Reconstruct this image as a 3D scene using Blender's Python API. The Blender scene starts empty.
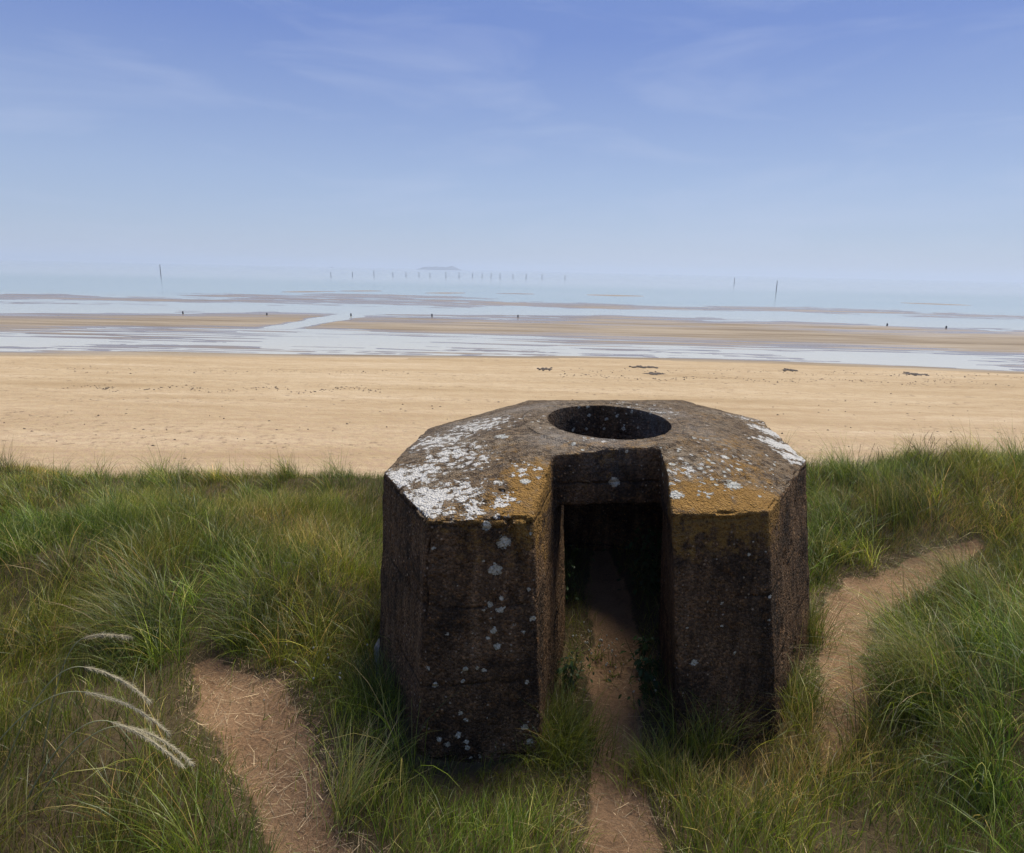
import bpy, bmesh, math, random
import numpy as np
from mathutils import Vector, Matrix
from mathutils.bvhtree import BVHTree

rng = np.random.default_rng(7)
random.seed(7)
scene = bpy.context.scene
COL = scene.collection
R = math.radians

# ------------------------------------------------------------------ camera
CAM_Z = 2.75
FPX, IW, IH = 650.0, 1024, 853
PITCH, ROLL = R(13.55), R(1.25)
_c, _s = math.cos(ROLL), math.sin(ROLL)
FWD = np.array([0, math.cos(PITCH), -math.sin(PITCH)])
_up0 = np.array([0, math.sin(PITCH), math.cos(PITCH)])
_r0 = np.array([1.0, 0, 0])
UP = _up0 * _c - _r0 * _s
RT = _r0 * _c + _up0 * _s


def ray(px, py):
    return FWD + RT * ((px - IW / 2) / FPX) - UP * ((py - IH / 2) / FPX)


def at_z(px, py, z):
    """where the photograph's pixel meets the level z"""
    d = ray(px, py)
    t = (z - CAM_Z) / d[2]
    return np.array([d[0] * t, d[1] * t, z])


def at_y(px, py, y):
    """where the photograph's pixel meets the distance y"""
    d = ray(px, py)
    t = y / d[1]
    return np.array([d[0] * t, y, CAM_Z + d[2] * t])


cam = bpy.data.cameras.new('camera')
cam.sensor_width = 36.0
cam.lens = FPX / IW * 36.0
cam.clip_start = 0.05
cam.clip_end = 90000
cam_ob = bpy.data.objects.new('camera', cam)
COL.objects.link(cam_ob)
m = Matrix.Identity(4)
for i in range(3):
    m[i][0], m[i][1], m[i][2] = RT[i], UP[i], -FWD[i]
m[2][3] = CAM_Z
cam_ob.matrix_world = m
scene.camera = cam_ob

# ------------------------------------------------------------------ light
SUN_EL, SUN_AZ = R(62), R(38)          # azimuth measured from +Y towards +X
world = bpy.data.worlds.new('World')
scene.world = world
world.use_nodes = True
wn, wl = world.node_tree.nodes, world.node_tree.links
wn.clear()
w_out = wn.new('ShaderNodeOutputWorld')
w_bg = wn.new('ShaderNodeBackground')
w_bg.inputs['Strength'].default_value = 0.082
sky = wn.new('ShaderNodeTexSky')
sky.sky_type = 'NISHITA'
sky.sun_disc = False
sky.sun_elevation = SUN_EL
sky.sun_rotation = SUN_AZ
sky.air_density = 1.0
sky.dust_density = 0.35
sky.ozone_density = 2.6
# thin streaky cloud, laid out by direction in the sky
tc = wn.new('ShaderNodeTexCoord')
mp = wn.new('ShaderNodeMapping')
mp.inputs['Scale'].default_value = (1.6, 1.6, 9.0)
mp.inputs['Rotation'].default_value = (R(2), R(-3), R(65))
mp.inputs['Location'].default_value = (3, 1, 0)
nz = wn.new('ShaderNodeTexNoise')
nz.inputs['Scale'].default_value = 1.7
nz.inputs['Detail'].default_value = 5
nz.inputs['Roughness'].default_value = 0.55
nz.inputs['Distortion'].default_value = 0.6
cr = wn.new('ShaderNodeValToRGB')
cr.color_ramp.elements[0].position = 0.47
cr.color_ramp.elements[0].color = (0, 0, 0, 1)
cr.color_ramp.elements[1].position = 0.78
cr.color_ramp.elements[1].color = (0.32, 0.32, 0.32, 1)
mx = wn.new('ShaderNodeMix')
mx.data_type = 'RGBA'
mx.inputs['B'].default_value = (5.6, 6.3, 8.2, 1)
tint = wn.new('ShaderNodeMix')
tint.data_type = 'RGBA'
tint.blend_type = 'MULTIPLY'
tint.inputs['Factor'].default_value = 1.0
tint.inputs['B'].default_value = (0.93, 0.925, 1.03, 1)
wl.new(tc.outputs['Generated'], mp.inputs['Vector'])
wl.new(mp.outputs['Vector'], nz.inputs['Vector'])
wl.new(nz.outputs['Fac'], cr.inputs['Fac'])
wl.new(sky.outputs['Color'], tint.inputs['A'])
wl.new(cr.outputs['Color'], mx.inputs['Factor'])
# hazy summer sky: the clear-air sky veiled by a pale layer that thins with height
sep = wn.new('ShaderNodeSeparateXYZ')
veil = wn.new('ShaderNodeValToRGB')
ve = veil.color_ramp
while len(ve.elements) < 4:
    ve.elements.new(0.5)
for e_, (p_, c_) in zip(ve.elements, [(0.0, (.43, .53, .71)), (0.12, (.355, .465, .71)), (0.30, (.165, .26, .615)), (1.0, (.11, .20, .52))]):
    e_.position = p_
    e_.color = (*c_, 1)
vs = wn.new('ShaderNodeVectorMath')
vs.operation = 'SCALE'
vs.inputs['Scale'].default_value = 10.0
vm = wn.new('ShaderNodeMix')
vm.data_type = 'RGBA'
vm.inputs['Factor'].default_value = 0.75
wl.new(tc.outputs['Generated'], sep.inputs[0])
wl.new(sep.outputs['Z'], veil.inputs['Fac'])
wl.new(veil.outputs['Color'], vs.inputs[0])
wl.new(tint.outputs['Result'], vm.inputs['A'])
wl.new(vs.outputs['Vector'], vm.inputs['B'])
wl.new(vm.outputs['Result'], mx.inputs['A'])
wl.new(mx.outputs['Result'], w_bg.inputs['Color'])
wl.new(w_bg.outputs['Background'], w_out.inputs['Surface'])

sun = bpy.data.lights.new('sun', 'SUN')
sun.energy = 4.4
sun.angle = R(30)
sun.color = (1.0, 0.93, 0.82)
sun_ob = bpy.data.objects.new('sun', sun)
COL.objects.link(sun_ob)
sdir = Vector((math.cos(SUN_EL) * math.sin(SUN_AZ), math.cos(SUN_EL) * math.cos(SUN_AZ), math.sin(SUN_EL)))
sun_ob.rotation_euler = sdir.to_track_quat('Z', 'Y').to_euler()
sun_ob.location = (3, 10, 30)

scene.view_settings.view_transform = 'Standard'
scene.view_settings.look = 'None'
scene.view_settings.exposure = 0.32
scene.view_settings.gamma = 1.0
scene.view_settings.use_curve_mapping = False
scene.render.engine = 'CYCLES'
scene.cycles.max_bounces = 8
scene.cycles.transparent_max_bounces = 8
scene.cycles.volume_bounces = 1
scene.cycles.use_denoising = True


# ------------------------------------------------------------------ helpers
def tag(o, label=None, cat=None, group=None, kind=None):
    if label: o['label'] = label
    if cat: o['category'] = cat
    if group: o['group'] = group
    if kind: o['kind'] = kind
    return o


def empty(name, loc):
    o = bpy.data.objects.new(name, None)
    o.location = loc
    o.empty_display_size = 0.2
    COL.objects.link(o)
    return o


def link(name, me, mat, parent=None):
    o = bpy.data.objects.new(name, me)
    if mat and not me.materials:
        me.materials.append(mat)
    COL.objects.link(o)
    if parent:
        o.parent = parent
        o.matrix_parent_inverse = Matrix.Translation(-Vector(parent.location))
    return o


def sub_link(name, me, mat, part):
    """a piece of a part; part and piece share the thing's frame"""
    o = bpy.data.objects.new(name, me)
    me.materials.append(mat)
    COL.objects.link(o)
    o.parent = part
    return o


def np_mesh(name, verts, quads=None, tris=None, smooth=True):
    me = bpy.data.meshes.new(name)
    verts = np.ascontiguousarray(verts, dtype=np.float32)
    me.vertices.add(len(verts))
    me.vertices.foreach_set('co', verts.ravel())
    loops, starts, n = [], [], 0
    for arr, k in ((quads, 4), (tris, 3)):
        if arr is None or len(arr) == 0:
            continue
        arr = np.asarray(arr, dtype=np.int32)
        loops.append(arr.ravel())
        starts.append(n + np.arange(len(arr), dtype=np.int32) * k)
        n += arr.size
    loops = np.concatenate(loops)
    starts = np.concatenate(starts)
    me.loops.add(len(loops))
    me.loops.foreach_set('vertex_index', loops)
    me.polygons.add(len(starts))
    me.polygons.foreach_set('loop_start', starts)
    me.update(calc_edges=True)
    me.polygons.foreach_set('use_smooth', np.full(len(starts), smooth, dtype=bool))
    me.validate()
    return me


def set_color(me, name, rgb):
    a = me.attributes.new(name, 'FLOAT_COLOR', 'POINT')
    rgba = np.ones((len(rgb), 4), dtype=np.float32)
    rgba[:, :3] = rgb
    a.data.foreach_set('color', rgba.ravel())


def set_float(me, name, v):
    a = me.attributes.new(name, 'FLOAT', 'POINT')
    a.data.foreach_set('value', np.ascontiguousarray(v, dtype=np.float32))


_perm = np.random.default_rng(3).integers(0, 2 ** 31, 4096)


def _h(ix, iy, iz):
    return ((_perm[(ix * 73 + _perm[(iy * 19 + _perm[iz & 4095]) & 4095]) & 4095]) & 65535) / 65535.0


def noise3(x, y, z=0.0):
    x, y, z = np.broadcast_arrays(np.asarray(x, float), np.asarray(y, float), np.asarray(z, float))
    ix, iy, iz = np.floor(x).astype(np.int64), np.floor(y).astype(np.int64), np.floor(z).astype(np.int64)
    fx, fy, fz = x - ix, y - iy, z - iz
    fx, fy, fz = (f * f * (3 - 2 * f) for f in (fx, fy, fz))
    out = 0
    for dx in (0, 1):
        for dy in (0, 1):
            for dz in (0, 1):
                w = (fx if dx else 1 - fx) * (fy if dy else 1 - fy) * (fz if dz else 1 - fz)
                out = out + w * _h(ix + dx, iy + dy, iz + dz)
    return out * 2 - 1


def fbm(x, y, z=0.0, o=3):
    s, a, t = 0, 1.0, 0
    for i in range(o):
        s = s + a * noise3(x * 2 ** i + 17.3 * i, y * 2 ** i + 5.1 * i, z * 2 ** i + 9.7 * i)
        t += a
        a *= 0.5
    return s / t


def sstep(a, b, x):
    t = np.clip((x - a) / (b - a), 0, 1)
    return t * t * (3 - 2 * t)


def in_poly(x, y, poly):
    inside = np.zeros(np.shape(x), bool)
    n = len(poly)
    for i in range(n):
        x1, y1 = poly[i][:2]
        x2, y2 = poly[(i + 1) % n][:2]
        c = ((y1 > y) != (y2 > y)) & (x < (x2 - x1) * (y - y1) / (y2 - y1 + 1e-12) + x1)
        inside ^= c
    return inside


def dist_line(x, y, pts):
    """distance to a polyline whose points are (x, y, half width); returns distance / half width"""
    best = np.full(np.shape(x), 1e9)
    for (x1, y1, w1), (x2, y2, w2) in zip(pts[:-1], pts[1:]):
        dx, dy = x2 - x1, y2 - y1
        t = np.clip(((x - x1) * dx + (y - y1) * dy) / (dx * dx + dy * dy), 0, 1)
        d = np.hypot(x - x1 - t * dx, y - y1 - t * dy) / (w1 + (w2 - w1) * t)
        best = np.minimum(best, d)
    return best


# ------------------------------------------------------------------ materials
class NT:
    def __init__(self, name):
        self.m = bpy.data.materials.new(name)
        self.m.use_nodes = True
        self.t = self.m.node_tree
        self.t.nodes.clear()
        self.out = self.t.nodes.new('ShaderNodeOutputMaterial')

    def n(self, typ, props=None, **ins):
        nd = self.t.nodes.new('ShaderNode' + typ)
        for k, v in (props or {}).items():
            setattr(nd, k, v)
        for k, v in ins.items():
            k = k.replace('_', ' ')
            self.put(nd.inputs[k], v)
        return nd

    def put(self, sock, v):
        if isinstance(v, bpy.types.NodeSocket):
            self.t.links.new(v, sock)
        else:
            if sock.type == 'RGBA' and len(v) == 3:
                v = (*v, 1)
            sock.default_value = v

    def pos(self):
        return self.n('NewGeometry').outputs['Position']

    def mapped(self, vec, scale):
        return self.n('Mapping', Vector=vec, Scale=scale).outputs['Vector']

    def noise(self, vec, scale, detail=4, rough=0.55, dist=0.0):
        return self.n('TexNoise', Vector=vec, Scale=scale, Detail=detail, Roughness=rough, Distortion=dist).outputs['Fac']

    def ramp(self, fac, stops, interp='LINEAR'):
        r = self.n('ValToRGB')
        cr = r.color_ramp
        cr.interpolation = interp
        while len(cr.elements) < len(stops):
            cr.elements.new(0.5)
        for e, (p, c) in zip(cr.elements, stops):
            e.position = p
            e.color = (c, c, c, 1) if not hasattr(c, '__len__') else (*c[:3], 1)
        self.put(r.inputs['Fac'], fac)
        return r.outputs['Color']

    def mix(self, fac, a, b, blend='MIX'):
        x = self.n('Mix', {'data_type': 'RGBA', 'blend_type': blend})
        self.put(x.inputs['Factor'], fac)
        self.put(x.inputs[6], a)
        self.put(x.inputs[7], b)
        return x.outputs[2]

    def math(self, op, a, b=0.0, clamp=False):
        x = self.n('Math', {'operation': op, 'use_clamp': clamp})
        self.put(x.inputs[0], a)
        self.put(x.inputs[1], b)
        return x.outputs[0]

    def attr(self, name):
        return self.n('Attribute', {'attribute_name': name})

    def bump(self, h, strength, dist, normal=None):
        b = self.n('Bump', Strength=strength, Distance=dist)
        self.put(b.inputs['Height'], h)
        if normal is not None:
            self.put(b.inputs['Normal'], normal)
        return b.outputs['Normal']

    def finish(self, shader):
        self.t.links.new(shader, self.out.inputs['Surface'])
        return self.m


def simple_mat(name, col, var=0.25, scale=20.0, rough=0.85):
    t = NT(name)
    f = t.noise(t.pos(), scale, 4)
    a = tuple(c * (1 - var) for c in col)
    b = tuple(min(1, c * (1 + var)) for c in col)
    p = t.n('BsdfPrincipled', Base_Color=t.ramp(f, [(0.3, a), (0.7, b)]), Roughness=rough)
    return t.finish(p.outputs[0])


def leaf_mat(name, trans=0.35, gloss=0.05, rough=0.45):
    t = NT(name)
    c = t.attr('col').outputs['Color']
    d = t.n('BsdfDiffuse', Color=c)
    tr = t.n('BsdfTranslucent', Color=c)
    g = t.n('BsdfGlossy', Color=(1, 1, 1), Roughness=rough)
    s1 = t.n('MixShader', Fac=trans)
    t.t.links.new(d.outputs[0], s1.inputs[1])
    t.t.links.new(tr.outputs[0], s1.inputs[2])
    s2 = t.n('MixShader', Fac=gloss)
    t.t.links.new(s1.outputs[0], s2.inputs[1])
    t.t.links.new(g.outputs[0], s2.inputs[2])
    return t.finish(s2.outputs[0])


# dune soil
def mat_soil(name):
    t = NT(name)
    p = t.pos()
    f1 = t.noise(p, 3.0, 5)
    f2 = t.noise(p, 45.0, 6, 0.7)
    f3 = t.noise(p, 160.0, 3, 0.6)
    trod = t.attr('trod').outputs['Fac']
    a = t.ramp(f1, [(0.3, (0.165, 0.096, 0.050)), (0.7, (0.30, 0.19, 0.105))])
    a = t.mix(t.ramp(f2, [(0.4, 0.0), (0.65, 0.8)]), a, (0.37, 0.225, 0.12))
    b = t.ramp(f1, [(0.3, (0.05, 0.036, 0.018)), (0.7, (0.10, 0.07, 0.036))])
    b = t.mix(t.ramp(f2, [(0.4, 0.0), (0.65, 0.8)]), b, (0.13, 0.10, 0.05))
    k = t.math('ADD', trod, t.math('MULTIPLY', t.math('SUBTRACT', t.noise(p, 22.0, 5, 0.7), 0.5), 0.9))
    col = t.mix(t.ramp(k, [(0.35, 0.0), (0.65, 1.0)]), b, a)
    col = t.mix(t.ramp(f3, [(0.58, 0.0), (0.68, 0.6)]), col, (0.05, 0.03, 0.018))
    h = t.math('ADD', f2, t.math('MULTIPLY', f3, 0.4))
    sh = t.n('BsdfPrincipled', Base_Color=col, Roughness=0.95, Normal=t.bump(h, 0.9, 0.03))
    sh.inputs['Specular IOR Level'].default_value = 0.15
    return t.finish(sh.outputs[0])


def mat_sand():
    t = NT('beach_sand')
    p = t.pos()
    wet = t.attr('wet').outputs['Fac']
    mapl = t.mapped(p, (0.05, 0.45, 1))
    f1 = t.noise(mapl, 1.0, 5, 0.55)
    f2 = t.noise(t.mapped(p, (0.6, 1.6, 1)), 1.2, 6, 0.65)
    dry = t.ramp(f1, [(0.28, (0.33, 0.235, 0.125)), (0.42, (0.41, 0.305, 0.175)), (0.58, (0.465, 0.355, 0.215)), (0.76, (0.53, 0.42, 0.275))])
    dry = t.mix(t.ramp(f2, [(0.42, 0.0), (0.62, 0.35)]), dry, (0.31, 0.205, 0.105))
    # shelly, trodden sand nearer the dune
    y = t.n('SeparateXYZ', Vector=p).outputs['Y']
    near = t.math('MULTIPLY', t.n('MapRange', Value=y, From_Min=42.0, From_Max=26.0).outputs[0], 0.6)
    f3 = t.noise(p, 3.2, 5, 0.7)
    dry = t.mix(t.math('MULTIPLY', near, t.ramp(f3, [(0.45, 0.0), (0.6, 1.0)])), dry, (0.35, 0.24, 0.155))
    wetc = t.ramp(f1, [(0.35, (0.19, 0.145, 0.092)), (0.65, (0.33, 0.27, 0.19))])
    # drift lines of shell grit and scraps left by the tide
    band = t.ramp(t.noise(t.mapped(p, (0.012, 0.22, 1)), 1.0, 3, 0.5), [(0.50, 0.0), (0.56, 1.0), (0.60, 1.0), (0.66, 0.0)])
    grit = t.ramp(t.noise(t.mapped(p, (1.0, 1.0, 1)), 2.4, 4, 0.75), [(0.58, 0.0), (0.66, 0.8)])
    dry = t.mix(t.math('MULTIPLY', band, grit), dry, (0.12, 0.085, 0.05))
    col = t.mix(wet, dry, wetc)
    film = t.attr('film').outputs['Fac']
    col = t.mix(t.math('MULTIPLY', film, 0.5), col, (0.13, 0.10, 0.07))
    rough = t.n('MapRange', Value=film, From_Min=0.0, From_Max=1.0, To_Min=0.95, To_Max=0.22).outputs[0]
    h = t.math('ADD', t.math('MULTIPLY', f2, 0.6), t.noise(p, 2.6, 5, 0.7))
    sh = t.n('BsdfPrincipled', Base_Color=col, Roughness=rough, Normal=t.bump(h, t.n('MapRange', Value=film, From_Min=0.0, From_Max=1.0, To_Min=0.8, To_Max=0.12).outputs[0], 0.14))
    t.put(sh.inputs['Specular IOR Level'], t.n('MapRange', Value=film, From_Min=0.0, From_Max=1.0, To_Min=0.1, To_Max=0.5).outputs[0])
    return t.finish(sh.outputs[0])


def mat_water():
    t = NT('sea_water')
    p = t.pos()
    f = t.noise(t.mapped(p, (0.25, 1.0, 1)), 1.6, 5, 0.6)
    f2 = t.noise(t.mapped(p, (0.006, 0.03, 1)), 1.0, 5, 0.6)
    col = t.ramp(f2, [(0.3, (0.21, 0.275, 0.265)), (0.7, (0.28, 0.335, 0.325))])
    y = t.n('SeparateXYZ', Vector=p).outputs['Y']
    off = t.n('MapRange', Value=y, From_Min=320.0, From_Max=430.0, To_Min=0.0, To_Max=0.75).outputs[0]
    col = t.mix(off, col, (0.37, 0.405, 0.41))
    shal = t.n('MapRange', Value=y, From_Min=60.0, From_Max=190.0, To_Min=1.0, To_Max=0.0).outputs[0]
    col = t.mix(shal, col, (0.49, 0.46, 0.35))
    # lines of small swell out on the sea
    sw = t.noise(t.mapped(p, (0.012, 0.16, 1)), 1.0, 4, 0.55)
    f = t.math('ADD', f, t.math('MULTIPLY', sw, 2.0))
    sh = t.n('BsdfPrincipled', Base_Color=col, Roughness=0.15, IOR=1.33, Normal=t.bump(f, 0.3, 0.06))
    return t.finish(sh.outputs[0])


def mat_concrete(roof):
    t = NT('weathered_roof_concrete' if roof else 'weathered_wall_concrete')
    p = t.pos()
    geo = t.n('NewGeometry')
    lw, lo, sp = (t.attr(k).outputs['Fac'] for k in ('lichen_white', 'lichen_orange', 'spot'))
    f1 = t.noise(p, 2.4, 6, 0.6)
    f2 = t.noise(p, 18.0, 6, 0.65)
    f3 = t.noise(p, 70.0, 4, 0.6)
    vor = t.n('TexVoronoi', {'feature': 'F1'}, Vector=p, Scale=42.0)
    if roof:
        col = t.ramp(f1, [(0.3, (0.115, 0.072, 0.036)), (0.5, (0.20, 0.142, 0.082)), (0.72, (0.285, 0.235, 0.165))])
        col = t.mix(t.ramp(f2, [(0.42, 0.85), (0.56, 0.0)]), col, (0.048, 0.031, 0.018))
        col = t.mix(t.ramp(f3, [(0.55, 0.0), (0.66, 0.7)]), col, (0.30, 0.265, 0.205))
        col = t.mix(t.ramp(t.noise(p, 120.0, 3, 0.6), [(0.30, 0.8), (0.42, 0.0)]), col, (0.035, 0.024, 0.015))
    else:
        strk = t.noise(t.mapped(p, (9, 9, 0.9)), 1.6, 6, 0.65)
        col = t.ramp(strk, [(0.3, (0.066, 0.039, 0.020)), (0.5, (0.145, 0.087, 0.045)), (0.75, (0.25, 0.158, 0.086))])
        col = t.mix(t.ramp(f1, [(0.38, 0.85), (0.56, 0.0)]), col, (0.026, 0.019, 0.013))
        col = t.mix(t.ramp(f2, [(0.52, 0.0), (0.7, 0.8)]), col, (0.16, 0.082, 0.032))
        # lift lines of the pour, ragged and dark
        zz = t.n('SeparateXYZ', Vector=p).outputs['Z']
        zw = t.math('ADD', zz, t.math('MULTIPLY', t.math('SUBTRACT', t.noise(p, 4.0, 5, 0.7), 0.5), 0.07))
        fr = t.math('FRACT', t.math('DIVIDE', zw, 0.47))
        ln = t.ramp(fr, [(0.0, 1.0), (0.035, 0.0), (0.97, 0.0), (1.0, 1.0)])
        brk = t.ramp(t.noise(p, 3.1, 3), [(0.4, 0.0), (0.55, 0.7)])
        liftl = t.math('MULTIPLY', ln, brk)
        col = t.mix(liftl, col, (0.020, 0.014, 0.010))
        # pale and rusty bits of exposed aggregate
        peb = t.ramp(vor.outputs['Distance'], [(0.2, 1.0), (0.34, 0.0)])
        sel = t.ramp(t.n('SeparateColor', Color=vor.outputs['Color']).outputs[0], [(0.5, 0.0), (0.55, 1.0)])
        zone = t.ramp(t.noise(p, 5.0, 3), [(0.42, 0.0), (0.58, 1.0)])
        k = t.math('MULTIPLY', t.math('MULTIPLY', peb, sel), zone)
        pc = t.ramp(t.n('SeparateColor', Color=vor.outputs['Color']).outputs[1],
                    [(0.2, (0.24, 0.12, 0.05)), (0.6, (0.34, 0.22, 0.12)), (0.9, (0.38, 0.32, 0.24))])
        col = t.mix(k, col, pc)
    v3 = t.n('TexVoronoi', {'feature': 'F1'}, Vector=p, Scale=85.0)
    cell = t.n('SeparateColor', Color=v3.outputs['Color']).outputs[0]
    g = t.ramp(cell, [(0.1, (0.55, 0.53, 0.5)), (0.6, (1.0, 1.0, 1.0)), (0.97, (1.75, 1.6, 1.4))])
    col = t.mix(0.32 if roof else 0.85, col, g, 'MULTIPLY')
    # orange lichen: a crust broken up by noise
    om = t.math('ADD', t.math('MULTIPLY', t.noise(p, 15.0, 8, 0.74), 1.9), lo)
    om = t.ramp(t.math('SUBTRACT', om, 1.12), [(0.03, 0.0), (0.32, 0.85)])
    oc = t.ramp(f3, [(0.3, (0.20, 0.105, 0.025)), (0.7, (0.38, 0.215, 0.05))])
    col = t.mix(om, col, oc)
    # white lichen: rosettes, denser where the field is high
    v2 = t.n('TexVoronoi', {'feature': 'SMOOTH_F1'}, Vector=t.n('MixRGB' if False else 'VectorMath', {'operation': 'ADD'}).outputs[0] if False else p, Scale=17.0)
    v2.inputs['Smoothness'].default_value = 0.25
    blob = t.math('SUBTRACT', 1.0, v2.outputs['Distance'])
    fine = t.noise(p, 52.0, 5, 0.7)
    w = t.math('ADD', t.math('MULTIPLY', blob, 0.55), t.math('MULTIPLY', t.math('ADD', t.math('MULTIPLY', t.noise(p, 20.0, 4, 0.6), 0.45), t.math('MULTIPLY', fine, 0.55)), 1.9))
    w = t.math('ADD', w, lw)
    wm = t.ramp(t.math('SUBTRACT', w, 1.31), [(0.0, 0.0), (0.035, 1.0)])
    pale = t.attr('pale').outputs['Fac']
    col = t.mix(t.math('MULTIPLY', pale, t.ramp(t.noise(p, 14.0, 5, 0.7), [(0.35, 0.15), (0.6, 0.85)])), col, (0.30, 0.275, 0.235))
    wc = t.ramp(t.noise(p, 60.0, 4, 0.7), [(0.3, (0.34, 0.32, 0.27)), (0.42, (0.56, 0.54, 0.48)), (0.6, (0.70, 0.68, 0.62))])
    halo = t.ramp(t.math('SUBTRACT', w, 1.31), [(-0.0, 0.0), (0.12, 1.0)])
    wc = t.mix(halo, t.mix(0.5, wc, (0.30, 0.275, 0.21)), wc)
    col = t.mix(t.math('MULTIPLY', wm, t.ramp(t.noise(p, 130.0, 3, 0.7), [(0.3, 0.35), (0.45, 1.0)])), col, wc)
    # single large rosettes and the small dots
    sm = t.math('ADD', sp, t.math('MULTIPLY', t.math('SUBTRACT', t.noise(p, 42.0, 5, 0.7), 0.5), 1.5))
    smk = t.ramp(sm, [(0.5, 0.0), (0.56, 1.0)])
    sc = t.ramp(t.noise(p, 90.0, 4, 0.7), [(0.35, (0.30, 0.30, 0.25)), (0.6, (0.60, 0.59, 0.52))] if roof else
                [(0.35, (0.34, 0.31, 0.21)), (0.6, (0.72, 0.655, 0.49))])
    col = t.mix(smk, col, sc)
    h = t.math('ADD', t.math('MULTIPLY', f2, 1.0), t.math('MULTIPLY', f3, 0.45))
    if not roof:
        board = t.noise(t.mapped(p, (26, 26, 0.5)), 1.0, 3, 0.5)
        h = t.math('ADD', h, t.math('MULTIPLY', board, 0.9))
        h = t.math('ADD', h, t.math('MULTIPLY', vor.outputs['Distance'], -0.6))
        h = t.math('ADD', h, t.math('MULTIPLY', liftl, -1.2))
    h = t.math('ADD', h, t.math('MULTIPLY', v3.outputs['Distance'], -0.5))
    h = t.math('ADD', h, t.math('MULTIPLY', t.math('MAXIMUM', wm, smk), 0.25))
    sh = t.n('BsdfPrincipled', Base_Color=col, Roughness=0.9, Normal=t.bump(h, 1.0, 0.032))
    sh.inputs['Specular IOR Level'].default_value = 0.15
    return t.finish(sh.outputs[0])


M_SOIL = mat_soil('dune_soil')
M_SAND, M_WATER = mat_sand(), mat_water()
M_GRASS = leaf_mat('grass_blade', 0.46, 0.022, 0.4)
M_STRAW = leaf_mat('dry_straw', 0.15, 0.03, 0.6)
M_LEAF = leaf_mat('weed_leaf', 0.3, 0.015, 0.5)
M_STEM = leaf_mat('dry_seed_head', 0.25, 0.03, 0.6)
M_ROOF, M_WALL = mat_concrete(True), mat_concrete(False)
M_WOOD = simple_mat('wet_timber', (0.07, 0.07, 0.075), 0.4, 6)
M_WEED = simple_mat('dry_seaweed', (0.06, 0.042, 0.026), 0.5, 14)
M_ROCK = simple_mat('island_rock', (0.03, 0.038, 0.05), 0.3, 0.004)
M_STONE = simple_mat('grey_stone', (0.17, 0.165, 0.15), 0.5, 16)
M_HULL = simple_mat('boat_hull', (0.08, 0.09, 0.11), 0.2, 2)
M_SAIL = simple_mat('boat_sail', (0.30, 0.32, 0.36), 0.1, 2)

# ------------------------------------------------------------------ bunker plan (metres)
EAVE = 1.45
RIM_Z = 1.66
OCT = [(-.436, 3.23), (1.467, 3.484), (2.14, 4.54), (2.31, 5.83), (1.80, 6.75), (0.15, 6.55), (-.71, 5.26), (-.835, 4.06)]
SLOT = [(.127, 3.29), (.888, 3.42), (.985, 4.11), (.275, 4.00)]          # entrance cut, in front of the lintel
RING_C, RING_R = (0.735, 4.86), (0.47, 0.575)
CH_C, CH_R = (0.80, 5.32), (0.98, 0.95)

# ------------------------------------------------------------------ terrain
LEFT_PATH = [(-2.04, 3.92, .10), (-1.68, 3.6, .24), (-1.41, 3.27, .23), (-1.19, 2.97, .18), (-1.02, 2.72, .14), (-.8, 2.4, .18), (-.7, 1.4, .2)]
MID_PATH = [(.5, 1.6, .2), (.57, 2.59, .18), (.61, 2.91, .15), (.67, 3.37, .15), (.75, 3.85, .18), (.84, 4.46, .2), (.88, 5.46, .17), (.95, 6.3, .08)]
RIGHT_PATH = [(1.86, 3.2, .03), (2.03, 3.43, .10), (2.22, 3.77, .145), (2.50, 4.37, .17), (2.88, 4.98, .20), (3.4, 5.45, .24), (4.0, 5.85, .17), (4.8, 6.2, .05)]


def path_d(x, y):
    w = 0.38 * fbm(x * 3.1, y * 3.1, 2.0, 3) + 0.25 * fbm(x * 11, y * 11, 5.0, 2)
    return [dist_line(x, y, L) + w for L in (LEFT_PATH, RIGHT_PATH, MID_PATH)]


def bump2(x, y, cx, cy, sx, sy, a=0.0):
    dx, dy = x - cx, y - cy
    u = dx * math.cos(a) + dy * math.sin(a)
    v = -dx * math.sin(a) + dy * math.cos(a)
    return np.exp(-(u / sx) ** 2 - (v / sy) ** 2)


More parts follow.
